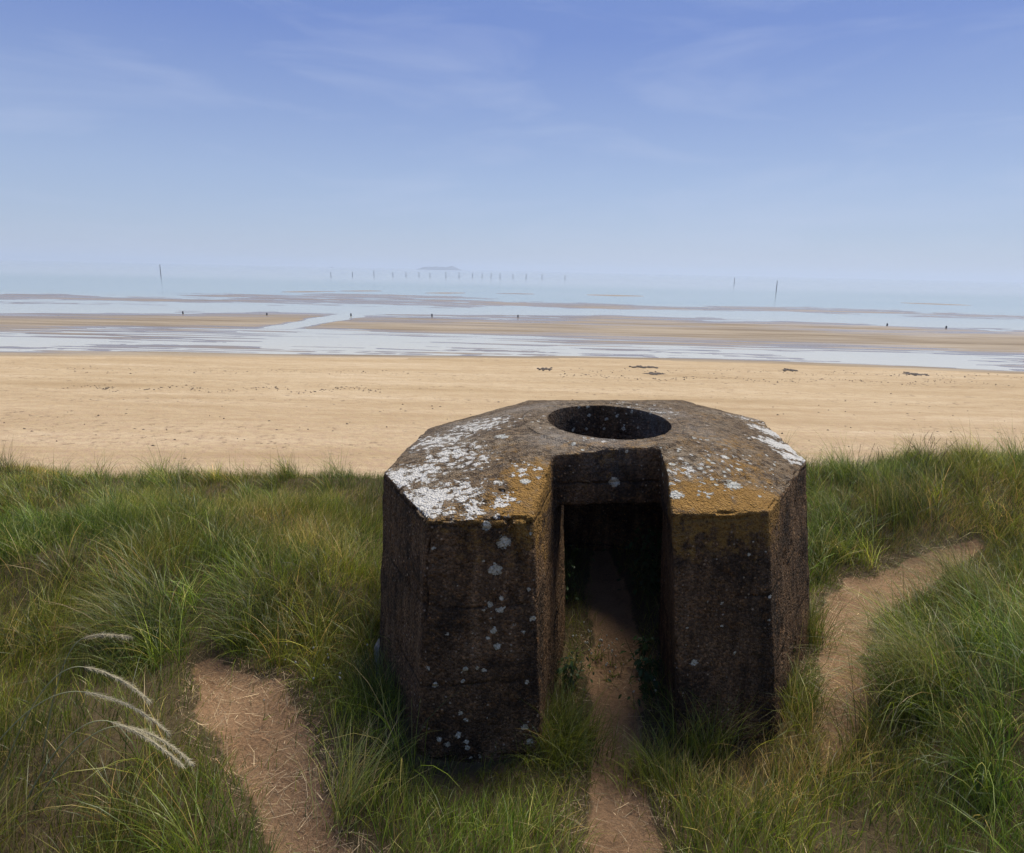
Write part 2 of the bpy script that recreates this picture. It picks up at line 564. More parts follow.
def ground(x, y):
    x, y = np.asarray(x, float), np.asarray(y, float)
    z = 0.05 * fbm(x * 0.9, y * 0.9, 0.5, 3) + 0.03 * fbm(x * 4, y * 4, 3.5, 2)
    # near rise on which the photographer stands
    z = z + 0.75 * sstep(1.9, 0.2, y)
    # left shelf and its overhanging edge
    z = z + 0.26 * sstep(4.05, 4.7, y + 0.12 * x) * sstep(-0.75, -1.5, x)
    z = z + 0.16 * bump2(x, y, -2.6, 4.6, 1.5, 0.5)
    z = z + 0.22 * bump2(x, y, -2.35, 3.0, 0.7, 0.9)
    z = z + 0.10 * bump2(x, y, -0.75, 3.35, 0.28, 0.5)
    z = z - 0.07 * bump2(x, y, -0.1, 3.05, 0.4, 0.25)
    z = z - 0.09 * bump2(x, y, -3.0, 6.9, 4.5, 1.0)
    z = z - 0.10 * bump2(x, y, -3.4, 7.4, 4.4, 0.9) - 0.05 * bump2(x, y, 3.2, 7.4, 1.0, 0.9)
    # right mounds
    z = z + 0.42 * bump2(x, y, 3.35, 3.3, 0.95, 1.0)
    z = z + 0.30 * sstep(5.2, 7.2, y - 0.1 * x) * sstep(2.2, 3.2, x)
    z = z + 0.25 * bump2(x, y, 5.6, 7.2, 2.0, 1.0)
    z = z + 0.05 * bump2(x, y, 1.2, 2.6, 0.5, 0.35) - 0.06 * bump2(x, y, 1.35, 3.2, 0.4, 0.25)
    # far edge of the dune down to the beach
    e = y - (7.35 + 0.10 * x * (x > 0) + 0.35 * fbm(x * 0.5, 0 * x, 8.0, 2))
    z = z - 0.62 * np.maximum(e, 0) ** 1.0 * sstep(0, 1.2, e)
    z = np.maximum(z, -5.6)
    pd = path_d(x, y)
    for d in pd:
        z = z - 0.05 * sstep(1.4, 0.5, d)
    return z


gx = np.arange(-15, 15.01, 0.05)
gy = np.arange(-4, 18.01, 0.05)
X, Y = np.meshgrid(gx, gy)
Z = ground(X, Y)
PD = path_d(X, Y)
nx, ny = len(gx), len(gy)
idx = np.arange(nx * ny).reshape(ny, nx)
quads = np.stack([idx[:-1, :-1], idx[:-1, 1:], idx[1:, 1:], idx[1:, :-1]], -1).reshape(-1, 4)
V = np.stack([X, Y, Z], -1).reshape(-1, 3)
cen = lambda A: (A[:-1, :-1] + A[:-1, 1:] + A[1:, 1:] + A[1:, :-1]).ravel() / 4
fm = np.zeros(len(quads), int)
for k in range(3):
    fm[(cen(PD[k]) < 1.0) & (fm == 0)] = k + 1


def sub_mesh(name, V, Q):
    u, inv = np.unique(Q, return_inverse=True)
    return np_mesh(name, V[u], inv.reshape(Q.shape)), u


TROD = sstep(1.25, 0.75, np.min(PD, 0)).ravel()
me, u = sub_mesh('dune', V, quads[fm == 0])
set_float(me, 'trod', TROD[u])
tag(link('dune', me, M_SOIL), kind='structure')
for k in (1, 2, 3):
    me, u = sub_mesh('path', V, quads[fm == k])
    set_float(me, 'trod', TROD[u])
    tag(link('path', me, M_SOIL), kind='structure')

# ------------------------------------------------------------------ beach and sea
BEACH_Z, SEA_Z = -5.0, -5.45
# edges of the tide bands, read at five bearings: rows (px of the photo) -> distance on the flat
BX = np.array([0, 160, 273, 350, 420, 600, 776, 918, 1024])
band_rows = [
    # (rows at BX , value): sand > 0, water < 0
    ([364, 364, 364, 364, 364, 364, 370, 376, 380], 4.0),
    ([351, 351, 353, 354, 355, 356, 360, 365, 371], 0.0),
    ([341, 341, 340, 341, 346, 350, 354, 359, 364], -0.2),
    ([333, 333, 328, 330, 337, 344, 348, 354, 359], 0.0),
    ([322, 322, 320, 324, 326, 330, 335, 341, 344], 0.8),
    ([312, 312, 312, 314, 315, 316, 321, 325, 329], 0.0),
    ([308, 308, 309, 310, 311, 312, 316, 320, 324], -0.6),
    ([305, 305, 305, 305, 308, 308.5, 312, 316, 320], 0.0),
    ([300, 300, 299, 299, 302, 306.5, 310, 313.5, 317.5], 0.22),
    ([295, 295, 295, 294, 296, 304.5, 308, 311.5, 315.5], 0.0),
    ([290, 290, 290, 290, 291, 299, 303, 306, 310], -0.6),
    ([280, 280, 281, 282, 283, 287, 292, 295, 299], -3.0),
]
bear = np.array([ray(px, 330)[0] / ray(px, 330)[1] for px in BX])
band_dist = np.array([[at_z(px, r, SEA_Z)[1] for px, r in zip(BX, rows)] for rows, _ in band_rows])
band_val = np.array([v for _, v in band_rows])
# fan of rows growing with distance, from under the dune to past the lowest bar
depr = np.concatenate([np.linspace(0.50, 0.14, 140), np.linspace(0.1395, 0.020, 420)])
rows_y = (CAM_Z - SEA_Z) / depr
cols = np.linspace(-1.45, 1.45, 640)
C, YR = np.meshgrid(cols, rows_y)
XB = C * YR
YB = YR
lb = np.log(band_dist)
val = np.zeros_like(XB)
for j in range(C.shape[1]):
    ld = np.array([np.interp(cols[j], bear, lb[i]) for i in range(len(band_rows))])
    val[:, j] = np.interp(np.log(rows_y), ld, band_val, left=6.0, right=-4.0)
# ripples and spits break the edges
lx = XB * 0.035
nzv = fbm(lx * 1.5, YB * 0.11, 1.0, 4) * 0.42 + fbm(XB * 0.16, YB * 0.55, 4.0, 3) * 0.22
rip = fbm(XB * 0.10, YB * 1.5, 14.0, 3) * 0.55 * sstep(0.9, 0.2, np.abs(val + 0.1)) * (YB < 95)
edge_amt = np.clip(1.2 - np.abs(val) * 0.45, 0, 1)
val2 = val + nzv * edge_amt + rip
# creek that joins the two channels
creek = dist_line(XB, YB, [(at_z(285, 327, SEA_Z)[0], at_z(285, 327, SEA_Z)[1], 3.0), (at_z(312, 322, SEA_Z)[0], at_z(312, 322, SEA_Z)[1], 2.2),
                           (at_z(352, 315, SEA_Z)[0], at_z(352, 315, SEA_Z)[1], 3.2), (at_z(420, 309, SEA_Z)[0], at_z(420, 309, SEA_Z)[1], 4.5)])
creek = creek + 0.45 * fbm(XB * 0.12, YB * 0.3, 12.0, 3)
val2 = np.where(creek < 1.3, np.minimum(val2, -0.5 + 0.5 * creek + 0.3 * nzv), val2)
for pts in ([(285, 292), (332, 291.5)], [(343, 291), (378, 291)], [(428, 293), (462, 293)], [(498, 293.5), (532, 294)], [(590, 295), (640, 296)], [(905, 303), (965, 305)]):
    a_, b_ = (at_z(px, py, SEA_Z) for px, py in pts)
    dl_ = dist_line(XB, YB / 3.0, [(a_[0], a_[1] / 3, 1.0), ((a_[0] + b_[0]) / 2, (a_[1] + b_[1]) / 6, 1.8), (b_[0], b_[1] / 3, 1.0)])
    val2 = np.maximum(val2, np.where(dl_ < 3, 0.5 * (1.3 - dl_) + 0.35 * fbm(XB * 0.1, YB * 0.1, 3.3, 2), -9))
ZB = SEA_Z + np.where(val2 > 0, np.minimum(val2, 2.2) * 0.055 + np.maximum(val2 - 2.2, 0) * 0.11, np.maximum(val2, -3) * 0.12)
ZB = ZB + 0.015 * fbm(XB * 0.8, YB * 0.8, 6, 3) * (YB < 70)
ny2, nx2 = XB.shape
idx = np.arange(nx2 * ny2).reshape(ny2, nx2)
q = np.stack([idx[:-1, :-1], idx[:-1, 1:], idx[1:, 1:], idx[1:, :-1]], -1).reshape(-1, 4)
me = np_mesh('beach', np.stack([XB, YB, ZB], -1).reshape(-1, 3), q)
wet = sstep(2.6, 0.9, val2 + 0.5 * fbm(XB * 0.02, YB * 0.25, 2.2, 3))
set_float(me, 'wet', wet.ravel())
set_float(me, 'film', (sstep(0.75, 0.05, val2 + 0.35 * fbm(XB * 0.05, YB * 0.8, 9.0, 3)) * (wet > 0.01)).ravel())
tag(link('beach', me, M_SAND), kind='structure')

# sea: one level sheet out to the horizon, its near edge lying under the dry sand
sy = np.concatenate([[38], np.geomspace(42, 45000, 60)])
sx = np.linspace(-1, 1, 41)
SX, SY = np.meshgrid(sx, sy)
half = np.maximum(SY * 2.0, 120)
idx = np.arange(SX.size).reshape(SX.shape)
q = np.stack([idx[:-1, :-1], idx[:-1, 1:], idx[1:, 1:], idx[1:, :-1]], -1).reshape(-1, 4)
me = np_mesh('sea', np.stack([SX * half, SY, np.full_like(SX, SEA_Z)], -1).reshape(-1, 3), q)
tag(link('sea', me, M_WATER), kind='structure')
# ground under everything, far below the grass and the sand
q4 = np.array([[0, 1, 2, 3]])
me = np_mesh('ground', np.array([[-45000, -3000, -9.0], [45000, -3000, -9.0], [45000, 45000, -9.0], [-45000, 45000, -9.0]]), q4, smooth=False)
set_float(me, 'wet', np.ones(4))
set_float(me, 'film', np.zeros(4))
tag(link('ground', me, M_SAND), kind='structure')

# ------------------------------------------------------------------ bunker
def poly_solid(loops):
    """stack of equal-length closed loops, capped"""
    bm = bmesh.new()
    rings = [[bm.verts.new(p) for p in L] for L in loops]
    n = len(rings[0])
    for a, b in zip(rings[:-1], rings[1:]):
        for i in range(n):
            bm.faces.new((a[i], a[(i + 1) % n], b[(i + 1) % n], b[i]))
    bm.faces.new(list(reversed(rings[0])))
    bm.faces.new(rings[-1])
    bmesh.ops.recalc_face_normals(bm, faces=bm.faces)
    me = bpy.data.meshes.new('solid')
    bm.to_mesh(me)
    bm.free()
    return me


def resample(poly, per):
    out = []
    for i in range(len(poly)):
        a, b = np.array(poly[i]), np.array(poly[(i + 1) % len(poly)])
        for k in range(per):
            out.append(a + (b - a) * k / per)
    return np.array(out)


P = resample(OCT, 8)
ang = np.arctan2((P[:, 1] - RING_C[1]) / RING_R[1], (P[:, 0] - RING_C[0]) / RING_R[0])
rim = np.stack([RING_C[0] + 1.50 * RING_R[0] * np.cos(ang), RING_C[1] + 1.38 * RING_R[1] * np.sin(ang)], 1)
inner = np.stack([RING_C[0] + 0.3 * RING_R[0] * np.cos(ang), RING_C[1] + 0.3 * RING_R[1] * np.sin(ang)], 1)
cxy = P.mean(0)
FOOT = [(-.497, 3.18), (1.66, 3.43), (2.34, 4.50), (2.44, 5.86), (1.86, 6.85), (0.12, 6.63), (-.78, 5.26), (-.90, 4.02)]
foot = P + (resample(FOOT, 8) - P) * (EAVE + .35) / EAVE
L3 = lambda A, z: [(a[0], a[1], z) for a in A]
solid = poly_solid([L3(foot, -0.35), L3(P, EAVE), L3(rim, RIM_Z - 0.015), L3(inner, RIM_Z)])
ob_s = bpy.data.objects.new('solid', solid)
COL.objects.link(ob_s)


def ell(c, r, z, n=64):
    return [(c[0] + r[0] * math.cos(2 * math.pi * i / n), c[1] + r[1] * math.sin(2 * math.pi * i / n), z) for i in range(n)]


def slot_at(z):
    """the entrance widens and leans a little towards the ground"""
    k = (EAVE - z) / EAVE
    a, b, c, d = (np.array(p) for p in SLOT)
    return a + [.09 * k, 0], b + [.115 * k, 0], c + [.085 * k, 0], d + [.085 * k, 0]


def cut_loop(z, back):
    a, b, c, d = slot_at(z)
    fa, fb = a + (a - d) * 0.6, b + (b - c) * 0.6
    if back:
        c, d = c + (c - b) * 0.75 + [.05, 0], d + (d - a) * 0.75
        fa, fb = fa + [.01, 0], fb + [.01, 0]
    return [(*p, z) for p in (fa, fb, c, d)]


s0, s1, s2, s3 = slot_at(EAVE)
PASS = [p[:2] for p in cut_loop(0.0, True)]
cutters = [poly_solid([cut_loop(-1.0, False), cut_loop(2.5, False)]),
           poly_solid([cut_loop(-1.0, True), cut_loop(1.255, True)]),
           poly_solid([ell(CH_C, CH_R, -1.0), ell(CH_C, CH_R, 1.27)]),
           poly_solid([ell(RING_C, (RING_R[0] * 0.98, RING_R[1] * 0.98), 1.0), ell(RING_C, RING_R, 2.2)])]
tmp = []
for i, cme in enumerate(cutters):
    c = bpy.data.objects.new('cutter', cme)
    COL.objects.link(c)
    tmp.append(c)
    md = ob_s.modifiers.new('b', 'BOOLEAN')
    md.operation = 'DIFFERENCE'
    md.solver = 'EXACT'
    md.object = c
rm = ob_s.modifiers.new('r', 'REMESH')
rm.mode = 'VOXEL'
rm.voxel_size = 0.0125
dg = bpy.context.evaluated_depsgraph_get()
full = bpy.data.meshes.new_from_object(ob_s.evaluated_get(dg))
for o in tmp + [ob_s]:
    bpy.data.objects.remove(o)
nv = len(full.vertices)
co = np.empty(nv * 3, np.float32)
full.vertices.foreach_get('co', co)
co = co.reshape(-1, 3).astype(float)
no = np.empty(nv * 3, np.float32)
full.vertex_normals.foreach_get('vector', no)
no = no.reshape(-1, 3)
nf = len(full.polygons)
lv = np.empty(nf * 4, np.int32)
full.loops.foreach_get('vertex_index', lv)
FQ = lv.reshape(-1, 4)
print('bunker verts', nv, 'faces', nf)
# worn edges: smooth by a noise-driven amount, then pit the surface
E_ = np.concatenate([FQ[:, [0, 1]], FQ[:, [1, 2]], FQ[:, [2, 3]], FQ[:, [3, 0]]])
deg = np.bincount(E_.ravel(), minlength=nv).astype(float)
wear = np.clip(0.35 + 0.9 * fbm(co[:, 0] * 5, co[:, 1] * 5, co[:, 2] * 5, 3), 0.05, 0.95)
for it in range(5):
    s = np.zeros_like(co)
    for k in range(3):
        s[:, k] = np.bincount(E_[:, 0], co[E_[:, 1], k], nv) + np.bincount(E_[:, 1], co[E_[:, 0], k], nv)
    co = co + (s / deg[:, None] - co) * wear[:, None] * 0.9
dsp = 0.007 * fbm(co[:, 0] * 3, co[:, 1] * 3, co[:, 2] * 3, 2) + 0.005 * fbm(co[:, 0] * 14, co[:, 1] * 14, co[:, 2] * 14, 3)
pit = np.maximum(fbm(co[:, 0] * 26, co[:, 1] * 26, co[:, 2] * 26, 2) - 0.32, 0)
dsp -= 0.02 * pit
# a shallow step runs round the ring opening
rr0 = np.hypot((co[:, 0] - RING_C[0]) / RING_R[0], (co[:, 1] - RING_C[1]) / RING_R[1])
lapv = np.zeros_like(co)
for k in range(3):
    lapv[:, k] = np.bincount(E_[:, 0], co[E_[:, 1], k], nv) + np.bincount(E_[:, 1], co[E_[:, 0], k], nv)
edge = np.linalg.norm(lapv / deg[:, None] - co, axis=1)
for it in range(4):
    edge = np.maximum(edge, 0.9 * (np.bincount(E_[:, 0], edge[E_[:, 1]], nv) + np.bincount(E_[:, 1], edge[E_[:, 0]], nv)) / deg)
edge = edge * ~((rr0 < 2.2) & (co[:, 2] > 1.52))
chip = sstep(0.0004, 0.0012, edge) * sstep(0.02, 0.45, fbm(co[:, 0] * 9, co[:, 1] * 9, co[:, 2] * 9, 3))
dsp -= 0.020 * chip + 0.035 * sstep(0.0004, 0.0012, edge) * sstep(0.18, 0.6, fbm(co[:, 0] * 4, co[:, 1] * 4, co[:, 2] * 4 + 3, 3))
rr = np.hypot((co[:, 0] - RING_C[0]) / RING_R[0], (co[:, 1] - RING_C[1]) / RING_R[1])
up = no[:, 2] > 0.6
dsp = dsp - np.where(up & (co[:, 2] > 1.5), 0.016 * sstep(1.36, 1.40, rr + 0.03 * fbm(co[:, 0] * 6, co[:, 1] * 6, 1.0, 2)) * sstep(1.75, 1.5, rr), 0)
dsp = dsp - np.where(up & (co[:, 2] > 1.5), 0.010 * sstep(1.20, 1.17, rr), 0)
co = co + no * dsp[:, None]

# lichen fields
bvh = BVHTree.FromPolygons([Vector(v) for v in co], [tuple(f) for f in FQ[::1]])


def hit(px, py):
    d = Vector(ray(px, py)).normalized()
    loc, _, _, _ = bvh.ray_cast(Vector((0, 0, CAM_Z)), d)
    return loc


roofm = (co[:, 2] > EAVE - 0.06) & (no[:, 2] > 0.5)
lw = np.full(nv, -0.6)
lo = np.full(nv, -0.20)
white_fields = [(520, 470, .22, .34), (500, 500, .2, .36), (470, 460, .3, .42), (800, 458, .12, .6), (425, 500, .34, .60), (410, 475, .30, .58), (455, 495, .30, .50), (480, 510, .22, .42), (450, 455, .35, .47), (500, 480, .25, .25), (480, 425, .45, .42), (440, 440, .4, .44), (545, 415, .3, .18),
                (785, 447, .28, .72), (770, 432, .26, .62), (795, 458, .18, .66), (745, 418, .3, .40), (760, 440, .2, .40), (660, 410, .3, .30), (690, 470, .35, .30), (720, 455, .3, .27), (600, 441, .2, .22), (640, 404, .4, .3)]
for px, py, r, a in white_fields:
    p = hit(px, py)
    if p is None: continue
    d = np.linalg.norm(co - np.array(p), axis=1)
    lw = np.maximum(lw, -0.6 + (a + 0.33) * np.exp(-(d / (r * 1.1)) ** 2))
lw = np.where(no[:, 2] < 0.35, -0.6, lw)
orange_fields = [(600, 445, .3, .42), (700, 415, .4, .36), (735, 445, .35, .46), (500, 450, .35, .36), (460, 500, .3, .4), (540, 480, .25, .75), (530, 505, .3, .7), (480, 522, .25, .45), (440, 519, .15, .4), (545, 540, .2, .5), (720, 500, .3, .75), (690, 500, .22, .75), (760, 500, .25, .8), (680, 520, .25, .6),
                 (740, 470, .35, .5), (700, 440, .45, .35), (670, 470, .2, .5), (765, 520, .12, .5), (640, 443, .2, .4), (560, 444, .2, .4), (480, 470, .3, .3), (760, 424, .2, .45), (665, 560, .12, .35)]
for px, py, r, a in orange_fields:
    p = hit(px, py)
    if p is None: continue
    d = np.linalg.norm(co - np.array(p), axis=1)
    lo = np.maximum(lo, -0.20 + a * 1.1 * np.exp(-(d / (r * 1.25)) ** 2))
pale = np.zeros(nv)
for px, py, r, a in [(600, 440, .22, .8), (555, 437, .2, .8), (655, 436, .2, .7), (470, 425, .3, .7), (530, 408, .3, .7), (665, 412, .25, .7), (440, 440, .25, .6), (700, 432, .2, .5)]:
    p = hit(px, py)
    if p is None: continue
    pale = np.maximum(pale, a * np.exp(-(np.linalg.norm(co - np.array(p), axis=1) / r) ** 2))
spots = [(504, 542, .036), (495, 570, .036), (487, 526, .026), (615, 482, .034), (694, 663, .022), (733, 484, .05), (676, 494, .045), (525, 481, .03), (700, 468, .018), (672, 464, .02), (713, 463, .018),
         (500, 436, .04), (505, 437, .03), (463, 681, .014), (466, 669, .016), (477, 668, .012), (484, 670, .014), (435, 685, .017), (460, 713, .014), (459, 735, .018), (466, 742, .018), (468, 748, .016), (439, 739, .016), (448, 745, .02),
         (420, 758, .02), (490, 604, .018), (484, 610, .012), (500, 610, .02), (494, 630, .018), (488, 638, .014), (497, 646, .02), (525, 727, .02), (480, 756, .014), (428, 668, .012), (447, 634, .012), (530, 742, .022), (502, 598, .014), (708, 602, .008), (722, 626, .01), (687, 628, .009), (722, 603, .01), (749, 554, .012), (770, 597, .012), (735, 653, .012), (529, 590, .012), (533, 618, .018), (524, 632, .014), (527, 682, .014), (466, 720, .014), (471, 758, .012), (434, 548, .012), (769, 620, .01)]
rs = np.random.default_rng(21)
for k in range(70):
    spots.append((rs.uniform(660, 775), rs.uniform(455, 500), rs.uniform(.006, .016)))
for k in range(60):
    spots.append((rs.uniform(520, 720), rs.uniform(402, 452), rs.uniform(.006, .018)))
for k in range(16):
    spots.append((rs.uniform(425, 535), rs.uniform(525, 760), rs.uniform(.004, .010)))
for k in range(10):
    spots.append((rs.uniform(672, 770), rs.uniform(520, 720), rs.uniform(.003, .007)))
spf = np.zeros(nv)
for px, py, r in spots:
    p = hit(px, py)
    if p is None: continue
    d = np.linalg.norm(co - np.array(p), axis=1)
    spf = np.maximum(spf, np.clip(1.0 - 0.5 * d / r, 0, 1))

# parts: wall, roof (with the rim round the opening), lintel over the entrance
fc = co[FQ].mean(1)
fn = np.cross(co[FQ[:, 2]] - co[FQ[:, 0]], co[FQ[:, 3]] - co[FQ[:, 1]])
fn /= np.linalg.norm(fn, axis=1)[:, None] + 1e-12
rrf = np.hypot((fc[:, 0] - RING_C[0]) / RING_R[0], (fc[:, 1] - RING_C[1]) / RING_R[1])
is_roof = (fc[:, 2] > EAVE - 0.03) & (fn[:, 2] > 0.55)
is_rim = (fc[:, 2] > 1.5) & (rrf < 1.38) & is_roof
sl_x = s3[0] + (s2[0] - s3[0]) * 0.5
is_lint = (~is_roof) & (~is_rim) & (fc[:, 2] > 1.1) & (fn[:, 1] < -0.6) & (fc[:, 1] > 3.93) & (fc[:, 1] < 4.3) & (abs(fc[:, 0] - sl_x) < 0.41)
bunker = empty('concrete_bunker', (0.75, 4.9, 0.0))
tag(bunker, 'octagonal dark concrete bunker with round roof opening and white lichen, in the dune grass', 'bunker')
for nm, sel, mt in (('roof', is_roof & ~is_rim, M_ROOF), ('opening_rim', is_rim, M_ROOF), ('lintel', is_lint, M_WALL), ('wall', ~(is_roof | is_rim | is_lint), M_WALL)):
    me, u = sub_mesh(nm, co, FQ[sel])
    set_float(me, 'lichen_white', lw[u])
    set_float(me, 'lichen_orange', lo[u])
    set_float(me, 'spot', spf[u])
    set_float(me, 'pale', pale[u])
    link(nm, me, mt, bunker)


# ------------------------------------------------------------------ grass
def blades(root, h, width, az, th0, bend, col, tipcol, face=None, seg=4, droop=1.0):
    """strips of blades: arrays per blade; returns verts, quads, colours"""
    n = len(h)
    t = np.linspace(0, 1, seg + 1)
    pts = np.zeros((n, seg + 1, 3))
    x = np.zeros(n)
    z = np.zeros(n)
    dl = h / seg
    for k in range(1, seg + 1):
        th = th0 + bend * (t[k] ** droop)
        x = x + np.sin(th) * dl
        z = z + np.cos(th) * dl
        pts[:, k, 0] = np.cos(az) * x
        pts[:, k, 1] = np.sin(az) * x
        pts[:, k, 2] = z
    pts += root[:, None, :]
    fa = az + np.pi / 2 + (rng.normal(0, 0.7, n) if face is None else face)
    side = np.stack([np.cos(fa), np.sin(fa), rng.normal(0, 0.15, n)], 1)
    w = (width[:, None] * 0.5) * np.maximum(1 - t[None, :] ** 1.7, 0.06)
    L = pts - side[:, None, :] * w[:, :, None]
    Rr = pts + side[:, None, :] * w[:, :, None]
    v = np.stack([L, Rr], 2).reshape(-1, 3)
    base = (np.arange(n) * (seg + 1) * 2)[:, None]
    k = np.arange(seg)[None, :] * 2
    q = np.stack([base + k, base + k + 1, base + k + 3, base + k + 2], -1).reshape(-1, 4)
    c = col[:, None, :] + (tipcol - col)[:, None, :] * (t[None, :, None] ** 2.2)
    c = np.repeat(c[:, :, None, :], 2, 2).reshape(-1, 3)
    return v, q, c


class Heap:
    def __init__(s):
        s.v, s.q, s.c, s.n = [], [], [], 0

    def add(s, vqc):
        v, q, c = vqc
        s.v.append(v); s.q.append(q + s.n); s.c.append(c)
        s.n += len(v)
        return s

    def mesh(s, name):
        me = np_mesh(name, np.concatenate(s.v), np.concatenate(s.q))
        set_color(me, 'col', np.concatenate(s.c))
        return me


G_DARK = np.array([0.060, 0.085, 0.010])
G_MID = np.array([0.140, 0.162, 0.015])
G_LITE = np.array([0.235, 0.245, 0.032])
G_GREY = np.array([0.175, 0.180, 0.055])
G_STRAW = np.array([0.40, 0.29, 0.11])
G_TAN = np.array([0.36, 0.27, 0.15])


def pick(n, w, spread=0.22):
    cols_ = np.stack([G_DARK, G_MID, G_LITE, G_GREY, G_STRAW])
    w = np.asarray(w, float)
    k = rng.choice(5, n, p=w / w.sum())
    return cols_[k] * np.exp(rng.normal(0, spread, (n, 1))) * np.exp(rng.normal(0, 0.07, (n, 3)))


OCT_BIG = [tuple(cxy + (np.array(p) - cxy) * 1.01) for p in FOOT]


def open_ground(x, y):
    inb = in_poly(x, y, OCT_BIG)
    return ~inb


def scatter(n, x0, x1, y0, y1):
    return rng.uniform(x0, x1, n), rng.uniform(y0, y1, n)


def visible_band(x, y, margin=0.9):
    return (np.abs(x) < (y + 0.6) * 0.80 + margin)


def hue(x, y):
    """slow drift between fresh green and olive over the turf"""
    k = sstep(-0.35, 0.35, fbm(x * 0.9 + 7, y * 0.9, 91.0, 3))[:, None]
    return np.array([0.92, 1.16, 0.80]) * k + np.array([1.14, 1.08, 0.85]) * (1 - k)


heap = Heap()
# --- short mixed grass over all of the dune
n = 520000
x, y = scatter(n, -9, 10, 1.0, 9.6)
pd = np.min(path_d(x, y), 0)
cl = fbm(x * 2.3, y * 2.3, 11.0, 3)
keep = visible_band(x, y) & open_ground(x, y) & (rng.random(n) < np.clip((pd - 0.55) * 0.8, 0.06, 1)) & (rng.random(n) < 0.72 + 0.6 * cl)
x, y, cl, pd = x[keep], y[keep], cl[keep], pd[keep]
n = len(x)
lush = sstep(-0.3, 0.4, fbm(x * 0.8, y * 0.8, 21.0, 2))
h = (0.08 + 0.14 * rng.random(n) + 0.13 * lush) * (1 + 0.5 * cl) * np.clip(0.4 + 0.6 * (pd - 0.85), 0.35, 1)
far = sstep(5.6, 7.6, y)
brown = sstep(0.0, 0.5, fbm(x * 0.7 + 3, y * 0.9, 31.0, 3) + 0.35 * far)
ci = pick(n, [3, 5, 2.6, 1, .5])
straw = rng.random(n) < 0.05 + 0.42 * brown
ci[straw] = (G_STRAW * np.exp(rng.normal(0, .25, (straw.sum(), 1))))
patch = np.exp(0.8 * fbm(x * 1.4, y * 1.4, 41.0, 3))[:, None] * hue(x, y)
h = h * np.where(x < 1.5, 1 - 0.3 * far, 1.0)
h = h * (1 - 0.6 * np.maximum(bump2(x, y, -0.12, 3.05, 0.42, 0.24), 0.7 * bump2(x, y, 1.3, 3.25, 0.4, 0.2)))
az = 0.5 + 1.2 * fbm(x * 1.1, y * 1.1, 51.0, 2) + rng.normal(0, 1.1, n)
heap.add(blades(np.stack([x, y, ground(x, y) - 0.01], 1), h, rng.uniform(.0026, .0052, n), az, np.abs(rng.normal(.12, .16, n)), np.abs(rng.normal(.75, .45, n)), ci * patch, ci * patch * 1.05 + 0.006, seg=3))

# --- marram: long blades rooted in clumps, falling over
nt = 3600
tx, ty = scatter(nt, -8.5, 9.5, 1.2, 9.4)
pdm = np.min(path_d(tx, ty), 0)
den = 0.30 + 0.55 * fbm(tx * 0.7, ty * 0.7, 61.0, 2)
den = den + 0.75 * bump2(tx, ty, -2.5, 4.35, 1.6, 0.45) + 0.55 * bump2(tx, ty, 3.6, 3.5, 1.3, 1.3) + 0.5 * bump2(tx, ty, 5.0, 7.0, 3.0, 1.0) + 0.3 * bump2(tx, ty, -2.6, 2.9, .8, .9)
keep = visible_band(tx, ty) & open_ground(tx, ty) & (pdm > 1.35) & (rng.random(nt) < den)
tx, ty = tx[keep], ty[keep]
nb = rng.integers(26, 80, len(tx))
ti = np.repeat(np.arange(len(tx)), nb)
n = len(ti)
x = tx[ti] + rng.normal(0, .05, n)
y = ty[ti] + rng.normal(0, .05, n)
okm = open_ground(x, y)
x, y, ti = x[okm], y[okm], ti[okm]
n = len(x)
tl = rng.uniform(.34, .74, len(tx)) * (1 + 0.25 * bump2(tx, ty, 3.6, 3.5, 1.3, 1.3))
tl *= np.where((ty > 5) & (tx < 1), 0.72, 1.0)
taz = 2.7 + 0.9 * fbm(tx * 0.6, ty * 0.6, 71.0, 2) + rng.normal(0, .5, len(tx))
tcol = np.exp(rng.normal(0, .32, len(tx)))
ci = pick(n, [4.2, 3, .9, 2.4, 1.3], .3) * tcol[ti][:, None] * hue(x, y)
heap.add(blades(np.stack([x, y, ground(x, y) - 0.02], 1), tl[ti] * rng.uniform(.55, 1.2, n), rng.uniform(.0030, .0058, n), taz[ti] + rng.normal(0, 1.15, n), np.abs(rng.normal(.22, .18, n)), np.abs(rng.normal(1.25, .5, n)), ci, ci * 1.05 + 0.008, seg=5, droop=1.3))

# --- grass in the passage, along the walls
n = 9000
x, y = scatter(n, -.1, 1.8, 2.6, 6.1)
chin = ((x - CH_C[0]) / CH_R[0]) ** 2 + ((y - CH_C[1]) / CH_R[1]) ** 2 < 0.95
ins = (in_poly(x, y, PASS) | chin)
pdp = path_d(x, y)[2]
keep = ins & (rng.random(n) < np.clip((pdp - 0.7) * 1.2, 0, 1))
x, y = x[keep], y[keep]
n = len(x)
ci = pick(n, [4, 4, 1.5, .2, .2])
heap.add(blades(np.stack([x, y, ground(x, y) - 0.01], 1), rng.uniform(.08, .26, n), rng.uniform(.002, .004, n), rng.uniform(0, 6.28, n), np.abs(rng.normal(.15, .15, n)), np.abs(rng.normal(.9, .4, n)), ci, ci * 1.05 + .006, seg=3))
gme = heap.mesh('grass')
print('grass verts', len(gme.vertices))
tag(link('grass', gme, M_GRASS), 'dense green dune grass covering the dune around the concrete bunker', 'grass', kind='stuff')

